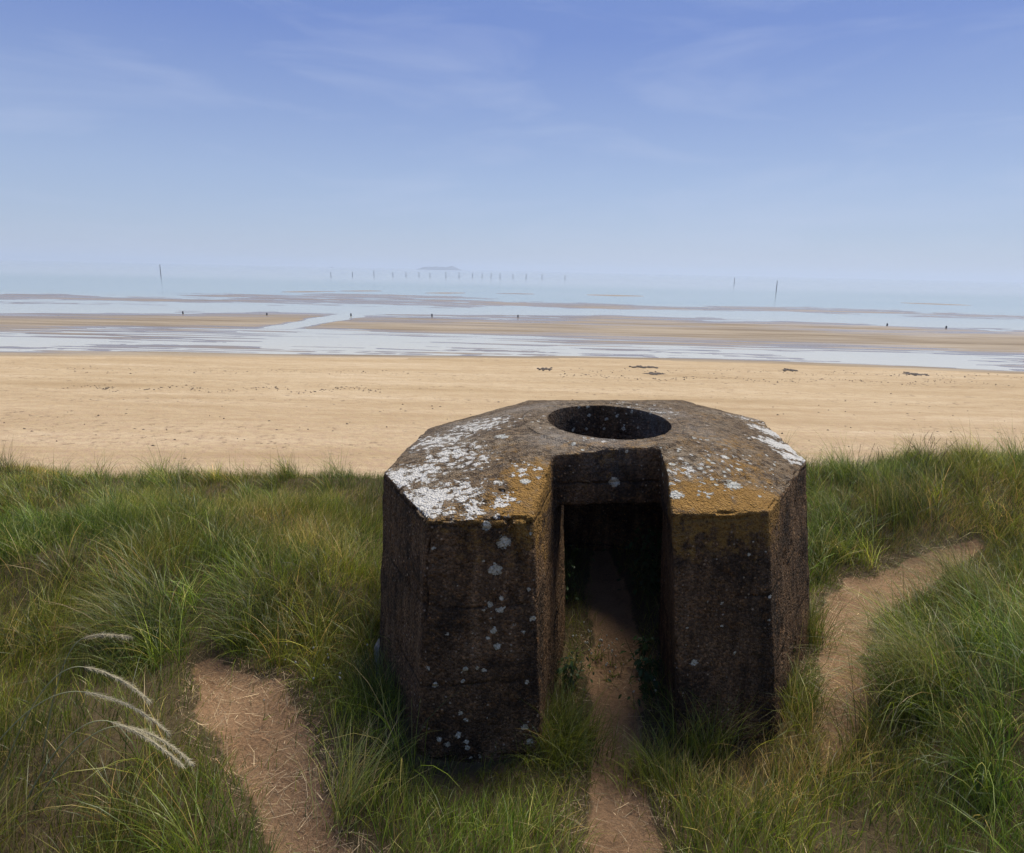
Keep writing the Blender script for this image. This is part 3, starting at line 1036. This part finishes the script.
# --- dry straw lying on the trodden paths
heap = Heap()
n = 150000
x, y = scatter(n, -3.5, 6, 1.0, 6.5)
pp = path_d(x, y)
pd = np.min(pp, 0)
keep = (pd < 1.6) & (open_ground(x, y) | in_poly(x, y, PASS)) & (rng.random(n) < np.where(pp[2] < 1.3, 0.28, 0.95)) & (rng.random(n) < 0.75 + 0.7 * fbm(x * 4, y * 4, 81., 2))
x, y = x[keep], y[keep]
n = len(x)
ci = np.where(rng.random((n, 1)) < .6, G_TAN * 1.1, np.array([0.24, 0.135, 0.065])) * np.exp(rng.normal(0, .45, (n, 1)))
heap.add(blades(np.stack([x, y, ground(x, y) + rng.uniform(.002, .012, n)], 1), rng.uniform(.01, 1, n) ** 2.2 * .20 + .015, rng.uniform(.0012, .0032, n), rng.uniform(0, 6.28, n), rng.normal(1.48, .09, n), rng.normal(.08, .25, n), ci, ci, seg=2))
tag(link('straw_litter', heap.mesh('straw_litter'), M_STRAW), 'dry tan straw and dead grass lying on the trodden paths', 'straw', kind='stuff')


# ------------------------------------------------------------------ tufts that stand out of the turf, each a thing of its own
def tuft(name, loc, n, length, spread, az, azs, lean, bend, weights, label, cat, width=(.0026, .005), colk=1.0):
    z = float(ground(loc[0], loc[1]))
    root = np.stack([loc[0] + rng.normal(0, spread, n), loc[1] + rng.normal(0, spread, n), np.zeros(n)], 1)
    root[:, 2] = ground(root[:, 0], root[:, 1]) - 0.02
    ci = pick(n, weights) * colk
    b = blades(root, rng.uniform(length[0], length[1], n), rng.uniform(width[0], width[1], n), az + rng.normal(0, azs, n), np.abs(rng.normal(lean, .16, n)), np.abs(rng.normal(bend, .35, n)), ci, ci * 1.05 + .01, seg=6, droop=1.4)
    e = empty(name, (loc[0], loc[1], z))
    h_ = Heap().add(b)
    link('blades', h_.mesh('blades'), M_GRASS, e)
    tag(e, label, cat)
    return e


def at_g(px, py):
    z = 0.0
    for _ in range(6):
        p = at_z(px, py, z)
        z = float(ground(p[0], p[1]))
    return p[:2]


TUFTS = [
    ((700, 752), 420, (.24, .56), .09, 1.6, 1.6, .22, .6, [1, 4, 5, 1.5, .8], 'bright green grass tuft growing against the foot of the right front pier', 1.25),
    ((650, 775), 300, (.18, .36), .09, 3.0, 1.4, .3, .8, [1, 4, 5, 1, .6], 'light green tuft spilling over the bottom right edge of the passage path', 1.2),
    ((560, 745), 900, (.22, .42), .13, 0.0, 1.5, .2, .9, [3, 6, 2, .3, .1], 'soft green tuft hugging the inner foot of the left front pier', 0.95),
    ((505, 785), 420, (.10, .20), .15, -1.3, 1.5, .25, .9, [3, 5, 1.4, .4, .2], 'low dark tuft under the front face of the left pier', 0.9),
    ((345, 812), 150, (.35, .62), .06, 0.9, .9, .35, .8, [0, 1, 2, 5, 2.4], 'pale arching tuft at the lower end of the left path', 1.7),
    ((150, 640), 520, (.5, .85), .12, 3.3, .9, .3, 1.4, [3, 2, 1, 4, 1.2], 'long drooping marram tussock on the bank left of the left path', 1.0),
    ((260, 625), 420, (.4, .7), .12, 2.9, 1.0, .3, 1.4, [4, 3, 1, 2, .8], 'dark drooping tussock above the head of the left path', 0.8),
    ((930, 690), 620, (.5, .9), .13, 2.9, .9, .35, 1.3, [2, 2, 1, 5, 1], 'large grey green marram tussock leaning over the right path', 1.1),
    ((985, 610), 520, (.5, .85), .13, 2.7, .9, .35, 1.3, [2, 2, 1, 5, .9], 'grey green marram tussock on the mound at the right edge', 1.05),
    ((900, 505), 520, (.45, .8), .14, 1.9, 1.2, .2, .8, [3, 4, 1.4, 1.6, .8], 'tall upright marram clump on the bank beyond the right path', 0.95),
    ((806, 640), 420, (.30, .55), .09, 1.2, 1.3, .2, .8, [3, 5, 2, 1, .5], 'leafy green tussock standing against the right side wall of the bunker', 1.0),
    ((795, 705), 380, (.22, .42), .09, 1.0, 1.4, .25, .8, [3, 5, 2.5, 1, .5], 'green tuft at the outer right foot of the right front pier', 1.05),
    ((378, 700), 420, (.25, .45), .10, 2.6, 1.3, .25, .9, [4, 5, 1.5, .6, .4], 'dark green tussock at the foot of the left side wall of the bunker', .9),
    ((850, 530), 360, (.35, .6), .12, 2.5, 1.2, .3, 1.2, [4, 3, .8, 1.6, .4], 'dark green tussock beside the right rear corner of the bunker', 0.8),
]
for (px, n, ln, sp, az, azs, le, be, w, lab, ck) in TUFTS:
    tuft('grass_tussock', at_g(*px), n, ln, sp, az, azs, le, be, w, lab, 'grass tussock', colk=ck)


# ------------------------------------------------------------------ stalks with seed heads
def tube(path, rad, sides=6):
    path = np.asarray(path, float)
    n = len(path)
    tg = np.gradient(path, axis=0)
    tg /= np.linalg.norm(tg, axis=1)[:, None]
    a = np.cross(tg, [0.13, 0.2, 1.0])
    a /= np.linalg.norm(a, axis=1)[:, None]
    b = np.cross(tg, a)
    th = np.arange(sides) * 2 * np.pi / sides
    v = path[:, None, :] + (a[:, None, :] * np.cos(th)[None, :, None] + b[:, None, :] * np.sin(th)[None, :, None]) * np.asarray(rad)[:, None, None]
    idx = np.arange(n * sides).reshape(n, sides)
    nx_ = np.roll(idx, -1, 1)
    q = np.stack([idx[:-1], nx_[:-1], nx_[1:], idx[1:]], -1).reshape(-1, 4)
    return v.reshape(-1, 3), q


def bez(p0, p1, p2, n=14):
    t = np.linspace(0, 1, n)[:, None]
    return (1 - t) ** 2 * p0 + 2 * t * (1 - t) * p1 + t * t * p2


def marram_head(base, neck, mid, tip, label, thick=.0064):
    """a stalk carrying a spike-shaped pale seed head"""
    a0, p0, m0, tp0 = (np.array(q_) for q_ in (base, neck, mid, tip))
    pth = np.concatenate([bez(a0, p0 + (p0 - m0) * 1.1, p0, 16), bez(p0, m0, tp0, 11)[1:]])
    e = empty('marram_stalk', pth[0])
    v, q = tube(pth[:16], np.linspace(.0034, .002, 16))
    me = np_mesh('stem', v, q); set_color(me, 'col', np.tile([.33, .33, .17], (len(v), 1)))
    link('stem', me, M_STEM, e)
    k = np.linspace(0, 1, 11)
    r = thick * .55 * np.sin(np.pi * np.clip(k * .9 + .08, 0, 1)) ** .6
    v, q = tube(pth[15:], r, 8)
    v += rng.normal(0, .0008, v.shape)
    hp = Heap().add((v, q, np.tile([.36, .31, .19], (len(v), 1)) * np.exp(rng.normal(0, .12, (len(v), 1)))))
    n = 800
    ii = rng.uniform(15, 24.5, n)
    fl = ii.astype(int)
    rt = pth[fl] + (pth[fl + 1] - pth[fl]) * (ii - fl)[:, None] + rng.normal(0, thick * .35, (n, 3))
    tgd = pth[fl + 1] - pth[fl]
    az_ = np.arctan2(tgd[:, 1], tgd[:, 0])
    th_ = np.arctan2(np.hypot(tgd[:, 0], tgd[:, 1]), tgd[:, 2])
    cc = np.tile([.44, .39, .25], (n, 1)) * np.exp(rng.normal(0, .2, (n, 1)))
    hp.add(blades(rt, rng.uniform(.014, .034, n), rng.uniform(.0010, .0022, n), az_ + rng.normal(0, .5, n), th_ + rng.normal(0, .30, n), rng.normal(0, .2, n), cc, cc, seg=2))
    link('seed_head', hp.mesh('seed_head'), M_STEM, e)
    tag(e, label, 'grass stalk')


heads = [((84, 667), (122, 674), (152, 704), 2.75, 'topmost pale marram seed head of the bundle arching in at lower left'),
         ((84, 692), (134, 700), (172, 736), 2.70, 'second pale marram seed head down, the longest of the bundle at lower left'),
         ((128, 727), (166, 736), (194, 766), 2.62, 'lowest and rightmost pale marram seed head of the bundle at lower left'),
         ((112, 722), (150, 734), (186, 769), 2.60, 'pale marram seed head lying close under the rightmost one at lower left'),
         ((84, 638), (106, 632), (132, 638), 2.9, 'short pale marram seed head lying level above the bundle at lower left')]
for a, b, c, yy, lab in heads:
    p0, p1, p2 = at_y(*a, yy), at_y(*b, yy + .03), at_y(*c, yy - .05)
    # the spike is the last part of the curve; the stem comes up from the turf behind it
    root = p0 + (p0 - p1) * 3.2 + np.array([0, .08, 0])
    root[2] = float(ground(root[0], root[1]))
    marram_head(root, p0, p1, p2, lab)


def seeding_grass(px, py, n, hgt, label):
    """a sheaf of thin flowering stalks with loose brown panicles"""
    g = at_g(px, py)
    z = float(ground(*g))
    e = empty('flowering_grass', (g[0], g[1], z))
    for k in range(n):
        b = np.array([g[0] + rng.normal(0, .16), g[1] + rng.normal(0, .1), 0])
        b[2] = ground(b[0], b[1])
        st, hd = Heap(), Heap()
        hh = hgt * rng.uniform(.7, 1.12)
        tip = b + [rng.normal(.06, .09), rng.normal(0, .06), hh]
        md = b + [rng.normal(0, .03), 0, hh * .6]
        pth = bez(b, md, tip, 10)
        v, q = tube(pth, np.linspace(.0017, .0009, 10), 4)
        st.add((v, q, np.tile([.15, .12, .055], (len(v), 1))))
        m_ = 46
        u = rng.uniform(.76, 1.0, m_)
        rt = np.stack([np.interp(u, np.linspace(0, 1, 10), pth[:, i]) for i in range(3)], 1)
        cc = np.tile([.155, .105, .06], (m_, 1)) * np.exp(rng.normal(0, .25, (m_, 1)))
        hd.add(blades(rt, rng.uniform(.02, .05, m_) * (1.25 - u), rng.uniform(.002, .0042, m_), rng.uniform(0, 6.28, m_), np.abs(rng.normal(.45, .25, m_)), rng.normal(.3, .2, m_), cc, cc, seg=2))
        so = link('stalk', st.mesh('stalk'), M_STEM, e)
        sub_link('panicle', hd.mesh('panicle'), M_STEM, so)
    tag(e, label, 'flowering grass')


seeding_grass(915, 484, 20, .60, 'thin sheaf of brown flowering grass rising over the dune edge right of the bunker')
seeding_grass(985, 480, 14, .55, 'flowering grass with brown panicles on the dune edge near the right border')
seeding_grass(872, 490, 9, .50, 'few short flowering grass stalks on the dune edge nearest the bunker')


# ------------------------------------------------------------------ leafy weeds in the passage
def leaf_cards(cen_, n, spread, size, colr, zr):
    hp = Heap()
    a = rng.uniform(0, 6.28, n)
    r = np.abs(rng.normal(0, spread, n))
    c = np.stack([cen_[0] + r * np.cos(a), cen_[1] + r * np.sin(a) * .9, rng.uniform(*zr, n)], 1)
    L = rng.uniform(size[0], size[1], n)
    W = L * rng.uniform(.45, .7, n)
    az = a + rng.normal(0, .6, n)
    tilt = rng.normal(.25, .35, n)
    d = np.stack([np.cos(az) * np.cos(tilt), np.sin(az) * np.cos(tilt), -np.sin(tilt)], 1)
    s = np.stack([-np.sin(az), np.cos(az), rng.normal(0, .25, n)], 1)
    upv = np.cross(d, s)
    prof = np.array([0.1, .75, 1.0, .7, .06])
    tt = np.linspace(0, 1, 5)
    sag = -(tt ** 2) * .25
    v = []
    mid = c[:, None, :] + d[:, None, :] * (tt[None, :] * L[:, None])[:, :, None]
    mid = mid + np.array([0, 0, 1.0]) * (sag[None, :] * L[:, None])[:, :, None]
    off = s[:, None, :] * (prof[None, :] * W[:, None] * .5)[:, :, None]
    rise = upv[:, None, :] * (prof[None, :] * W[:, None] * .12)[:, :, None]
    v = np.stack([mid - off + rise, mid, mid + off + rise], 2).reshape(-1, 3)
    base = (np.arange(n) * 15)[:, None, None]
    kk = (np.arange(4) * 3)[None, :, None]
    jj = np.arange(2)[None, None, :]
    b = base + kk + jj
    q = np.stack([b, b + 1, b + 4, b + 3], -1).reshape(-1, 4)
    cc = np.tile(colr, (n, 1)) * np.exp(rng.normal(0, .3, (n, 1)))
    hp.add((v, q, np.repeat(cc, 15, 0)))
    return hp, c


def weed(loc, n, spread, size, h, label, stems=7):
    z = float(ground(*loc))
    e = empty('leafy_weed', (loc[0], loc[1], z))
    hp, c = leaf_cards(loc, n, spread, size, [.032, .062, .015], (z + .03, z + h))
    link('leaves', hp.mesh('leaves'), M_LEAF, e)
    st = Heap()
    for k in range(stems):
        j = rng.integers(0, len(c))
        b = np.array([loc[0] + rng.normal(0, spread * .3), loc[1] + rng.normal(0, spread * .3), z - .01])
        tp = c[j].copy(); tp[2] = z + h * rng.uniform(.7, 1)
        v, q = tube(bez(b, (b + tp) / 2 + rng.normal(0, .02, 3), tp, 6), np.linspace(.0035, .0018, 6), 5)
        st.add((v, q, np.tile([.06, .085, .03], (len(v), 1))))
    link('stems', st.mesh('stems'), M_LEAF, e)
    tag(e, label, 'weed')


weed((.42, 5.05), 260, .15, (.018, .042), .50, 'bushy green weed inside the bunker left of the soil path', 12)
weed((1.22, 5.2), 380, .13, (.025, .055), .60, 'bushy green weed inside the bunker right of the soil path', 12)
weed((.93, 3.78), 120, .06, (.02, .05), .30, 'broad leaved weed along the inner wall of the right pier', 6)
weed((.97, 4.15), 110, .06, (.02, .045), .26, 'small leafy weed deeper in the passage by its right wall', 6)
weed((.42, 3.9), 170, .09, (.018, .04), .22, 'low leafy weed at the inner wall of the left pier', 8)


def white_weed(loc, n, spread, h, label):
    """fine stalks with little white flower heads"""
    z = float(ground(*loc))
    e = empty('white_flowering_weed', (loc[0], loc[1], z))
    for k in range(n):
        st, fl = Heap(), Heap()
        b = np.array([loc[0] + rng.normal(0, spread), loc[1] + rng.normal(0, spread * 1.3), z])
        tp = b + [rng.normal(0, .04), rng.normal(0, .04), h * rng.uniform(.5, 1.1)]
        v, q = tube(bez(b, (b + tp) / 2 + rng.normal(0, .012, 3), tp, 5), np.full(5, .001), 4)
        st.add((v, q, np.tile([.06, .09, .03], (len(v), 1))))
        r = rng.uniform(.004, .0075)
        t_ = np.linspace(0, 1, 6)
        ax = np.array([rng.normal(0, .3), rng.normal(0, .3), 1.0])
        pth = tp + ax * (t_[:, None] * r * 2.6)
        v, q = tube(pth, r * np.sin(np.pi * np.clip(t_ * .9 + .05, 0, 1)), 7)
        fl.add((v, q, np.tile([.42, .42, .34] if rng.random() < .8 else [.40, .33, .16], (len(v), 1))))
        if rng.random() < .7:
            m_ = 5
            cc = pick(m_, [2, 4, 2, 0, 0])
            st.add(blades(np.tile(b, (m_, 1)), rng.uniform(.03, .08, m_), rng.uniform(.004, .008, m_), rng.uniform(0, 6.28, m_), rng.uniform(.4, 1.1, m_), rng.uniform(.2, .8, m_), cc, cc, seg=3))
        so = link('stalk', st.mesh('stalk'), M_LEAF, e)
        sub_link('flower_head', fl.mesh('flower_head'), M_STEM, so)
    tag(e, label, 'flowering weed')


white_weed(at_g(590, 655), 20, .055, .17, 'white flowered weed patch beside the left grass of the passage')
white_weed(at_g(618, 670), 22, .07, .15, 'white flowered weed patch in the middle of the passage path')
white_weed(at_g(645, 700), 10, .06, .16, 'few white flowered stalks by the right pier in the passage')
white_weed(at_g(330, 690), 14, .14, .22, 'sparse white flowered stalks in the grass left of the bunker')

# a grey stone half buried by the left wall
def stone(loc, size, label):
    bm = bmesh.new()
    bmesh.ops.create_icosphere(bm, subdivisions=4, radius=1)
    vv = np.array([v.co[:] for v in bm.verts])
    vv = np.sign(vv) * np.abs(vv) ** .62
    k = 1 + .30 * fbm(vv[:, 0] * 1.9, vv[:, 1] * 1.9, vv[:, 2] * 1.9, 4)
    vv = vv * k[:, None] * np.array(size)
    for v, c in zip(bm.verts, vv):
        v.co = c
    for f in bm.faces: f.smooth = True
    me = bpy.data.meshes.new('stone'); bm.to_mesh(me); bm.free()
    o = link('grey_stone', me, M_STONE)
    o.location = (*loc, float(ground(*loc)) + size[2] * .35)
    tag(o, label, 'stone')


stone(tuple(at_g(386, 658)), (.075, .12, .10), 'grey stone block standing in the grass against the left wall of the bunker')

# ------------------------------------------------------------------ far things
def stake(px, ytop, ybase, dist, rad, name, label, cat, group=None, lean=0.0):
    """a weathered timber post standing on the sea bed"""
    dist = float(at_z(px, ybase, SEA_Z)[1])
    rad = rad * dist / 420.0
    b = at_y(px, ybase, dist)
    tp = at_y(px, ytop, dist)
    h_ = tp[2] - b[2]
    bz = SEA_Z - .6
    k = np.array([0, .12, .5, .86, .97, 1.0])
    pth = np.stack([np.full(6, b[0]) + lean * k * h_, np.full(6, dist), bz + k * (tp[2] - bz)], 1)
    v, q = tube(pth, rad * np.array([1.15, 1.1, 1.0, .97, .93, .7]), 8)
    v[:, 0] += rng.normal(0, rad * .06, len(v))
    me = np_mesh(name, v, q)
    o = link(name, me, M_WOOD)
    return tag(o, label, cat, group)


GS = 'row of slender stakes standing in the sea at the horizon'
for px, yt, yb in [(331, 271, 277.5), (352.5, 271, 277), (374, 269.5, 277), (393, 271, 277), (406, 271, 277), (419, 271, 277), (430, 272, 277.5), (446, 271, 278), (459, 271, 278), (472.5, 272, 278), (482, 272.5, 278), (491, 272, 278.5), (500, 272, 279), (513, 273, 278.5), (526, 273, 279.5), (542, 273, 279.5), (565, 274, 280)]:
    stake(px, yt + 1, yb, 420, .15, 'sea_stake', 'slender dark stake, one of the row standing in the sea at the horizon', 'stake', GS, rng.normal(0, .02))
stake(161, 264.5, 276.5, 420, .2, 'sea_stake', 'tallest single dark stake in the sea far left of the stake row', 'stake')
stake(734, 277.5, 285, 360, .17, 'sea_stake', 'shorter of two lone stakes in the sea beyond the bunker, right of the row', 'stake')
stake(776, 280.5, 293, 300, .2, 'sea_stake', 'taller of two lone stakes in the sea, the one farther right', 'stake')
GP = 'short dark post stumps spaced along the wet sandbar'
for px, py, lab in [(183, 313.5, 'leftmost and faintest of the short dark post stumps on the wet sandbar'), (267, 315, 'second post stump from the left on the wet sandbar'), (351, 315.5, 'post stump on the wet sandbar beside the tidal creek'),
                    (432, 316, 'fourth post stump from the left, on the wet sandbar above the bunker left corner'), (518, 317, 'fifth post stump from the left, on the sandbar above the round opening'), (887, 325.5, 'post stump on the right end of the sandbar, left of the last one'), (946, 328, 'rightmost post stump standing on the far right sandbar')]:
    d = at_z(px, py, SEA_Z + .03)[1]
    stake(px, py - 2.2, py + .5, d, .48, 'post_stump', lab, 'post', GP)

# wrack on the sand
def wrack(px, py, w, label):
    c = at_z(px, py, SEA_Z + .4)
    bm = bmesh.new()
    for k in range(26):
        u = np.clip(rng.normal(0, .4), -.7, .7) if k else 0.0
        bm2 = bmesh.ops.create_icosphere(bm, subdivisions=2, radius=1)['verts']
        sx_, sy_, sz_ = rng.uniform(.10, .30) * w * .5, rng.uniform(.08, .3), rng.uniform(.02, .07)
        ox, oy = u * w, rng.normal(0, .3)
        if k == 0:
            sx_, sy_, sz_, oy = w * .72, .22, .025, 0.0
        for v in bm2:
            n_ = 1 + .35 * float(noise3(v.co.x * 2.5 + k * 7, v.co.y * 2.5, v.co.z * 2.5))
            v.co = Vector((v.co.x * sx_ * n_ + ox, v.co.y * sy_ * n_ + oy, v.co.z * sz_ * n_ + .02))
    me = bpy.data.meshes.new('seaweed_clump'); bm.to_mesh(me); bm.free()
    o = link('seaweed_clump', me, M_WEED)
    # sit it on the sand found at that place
    i = np.argmin((XB - c[0]) ** 2 + (YB - c[1]) ** 2)
    o.location = (c[0], c[1], ZB.ravel()[i])
    tag(o, label, 'seaweed')


wrack(643, 369, 1.5, 'dark seaweed clump on the dry sand above the round opening, upper of a pair')
wrack(654, 375.5, 1.2, 'dark seaweed clump on the dry sand just below and right of another clump')
wrack(789, 372, .9, 'small lone seaweed clump on the sand between the pair and the far right one')
wrack(916, 376, 1.3, 'seaweed clump on the dry sand farthest to the right')
wrack(545, 371, .8, 'faint small seaweed clump on the sand above and left of the round opening')

# scraps of weed and shell strewn along the tide lines, too many and too small to count
ico = np.array([[0, 0, 1], [.9, 0, 0], [0, .9, 0], [-.9, 0, 0], [0, -.9, 0], [0, 0, -.4]])
itri = np.array([[0, 1, 2], [0, 2, 3], [0, 3, 4], [0, 4, 1], [5, 2, 1], [5, 3, 2], [5, 4, 3], [5, 1, 4]])
vv_, tt_, cc_ = [], [], []
for (xa, ya, xb, yb, n_, sp_) in [(60, 389, 385, 391, 190, .35), (560, 377, 1000, 384, 210, .4), (560, 371, 760, 372, 60, .5), (760, 373, 1020, 377, 90, .5), (40, 371, 420, 373, 70, .7), (0, 420, 1020, 425, 160, 4.0)]:
    a_, b_ = at_z(xa, ya, SEA_Z + .5), at_z(xb, yb, SEA_Z + .5)
    for k in range(n_):
        u = rng.random()
        p = a_ + (b_ - a_) * u
        p = p + [0, rng.normal(0, sp_) + .8 * math.sin(u * 23), 0]
        i = np.argmin((XB - p[0]) ** 2 + (YB - p[1]) ** 2)
        p[2] = ZB.ravel()[i] + .005
        sc_ = np.array([rng.uniform(.02, .11), rng.uniform(.02, .08), rng.uniform(.015, .045)])
        tt_.append(itri + 6 * len(vv_))
        vv_.append(p + ico * sc_ * (1 + rng.normal(0, .25, (6, 1))))
me = np_mesh('tide_wrack', np.concatenate(vv_), tris=np.concatenate(tt_), smooth=False)
tag(link('tide_wrack', me, M_WEED), 'small dark scraps of weed and shell strewn along the tide lines on the sand', 'wrack', kind='stuff')

# island on the horizon
D = 3600.0
prof = [(421, 260.0), (425, 259.2), (431, 258.6), (438, 259.2), (444, 259.0), (450, 258.5), (455, 259.2), (460, 260.2)]
tops = [at_y(px, py, D) for px, py in prof]
gx_ = np.linspace(tops[0][0], tops[-1][0], 60)
hz = np.interp(gx_, [p[0] for p in tops], [p[2] for p in tops])
hz = np.maximum(hz - hz.min(), 0) * 1.0 + 7
gyv = np.linspace(-260, 260, 15)
GX, GY = np.meshgrid(gx_, gyv)
shape = np.clip(1 - (GY / 260) ** 2, 0, 1) ** .5 * np.clip(np.minimum(GX - gx_[0], gx_[-1] - GX) / 40, 0, 1) ** .5
GZ = SEA_Z - 1 + shape * (hz[None, :] + 9 * fbm(GX * .03, GY * .02, 5., 3))
idx = np.arange(GX.size).reshape(GX.shape)
q = np.stack([idx[:-1, :-1], idx[:-1, 1:], idx[1:, 1:], idx[1:, :-1]], -1).reshape(-1, 4)
tag(link('island', np_mesh('island', np.stack([GX, D + GY, GZ], -1).reshape(-1, 3), q), M_ROCK), kind='structure')

# far boat, a speck on the horizon
def boat(px, py, dist, L):
    c = at_y(px, py, dist)
    e = empty('distant_boat', (c[0], dist, SEA_Z))
    k = np.linspace(-1, 1, 13)
    w = np.sqrt(np.clip(1 - np.abs(k) ** 2.4, 0, 1)) * L * .16
    v = []
    for t_, ww in zip(k, w):
        v += [(c[0] + t_ * L / 2, dist - ww - .02, SEA_Z + L * .14), (c[0] + t_ * L / 2 * .9, dist - ww * .5 - .01, SEA_Z - .3), (c[0] + t_ * L / 2 * .9, dist + ww * .5 + .01, SEA_Z - .3), (c[0] + t_ * L / 2, dist + ww + .02, SEA_Z + L * .14)]
    idx = np.arange(len(v)).reshape(-1, 4)
    q = np.concatenate([np.stack([idx[:-1, j], idx[:-1, (j + 1) % 4], idx[1:, (j + 1) % 4], idx[1:, j]], -1) for j in range(4)])
    link('hull', np_mesh('hull', np.array(v), q), M_HULL, e)
    bm = bmesh.new()
    bmesh.ops.create_cube(bm, size=1, matrix=Matrix.Translation((c[0] - L * .08, dist, SEA_Z + L * .24)) @ Matrix.Diagonal((L * .34, L * .2, L * .2, 1)))
    bmesh.ops.bevel(bm, geom=bm.edges[:], offset=L * .02, segments=2, affect='EDGES')
    me = bpy.data.meshes.new('cabin'); bm.to_mesh(me); bm.free()
    link('cabin', me, M_SAIL, e)
    tag(e, 'tiny fishing boat, a speck on the horizon left of the island', 'boat')


boat(332, 259.5, 3000, 13)

# ------------------------------------------------------------------ air
HAZE = True
if HAZE:
    bm = bmesh.new()
    bmesh.ops.create_cube(bm, size=1, matrix=Matrix.Translation((0, 21000, 10)) @ Matrix.Diagonal((92000, 50000, 300, 1)))
    for v in bm.verts:
        v.co.z = -10.0 if v.co.z < 0 else 46.0
    me = bpy.data.meshes.new('haze'); bm.to_mesh(me); bm.free()
    t = NT('haze_air')
    vol = t.n('VolumePrincipled', Color=(0.60, 0.68, 0.79), Density=0.00040, Anisotropy=0.2)
    t.t.links.new(vol.outputs[0], t.out.inputs['Volume'])
    tag(link('haze', me, t.m), kind='stuff')
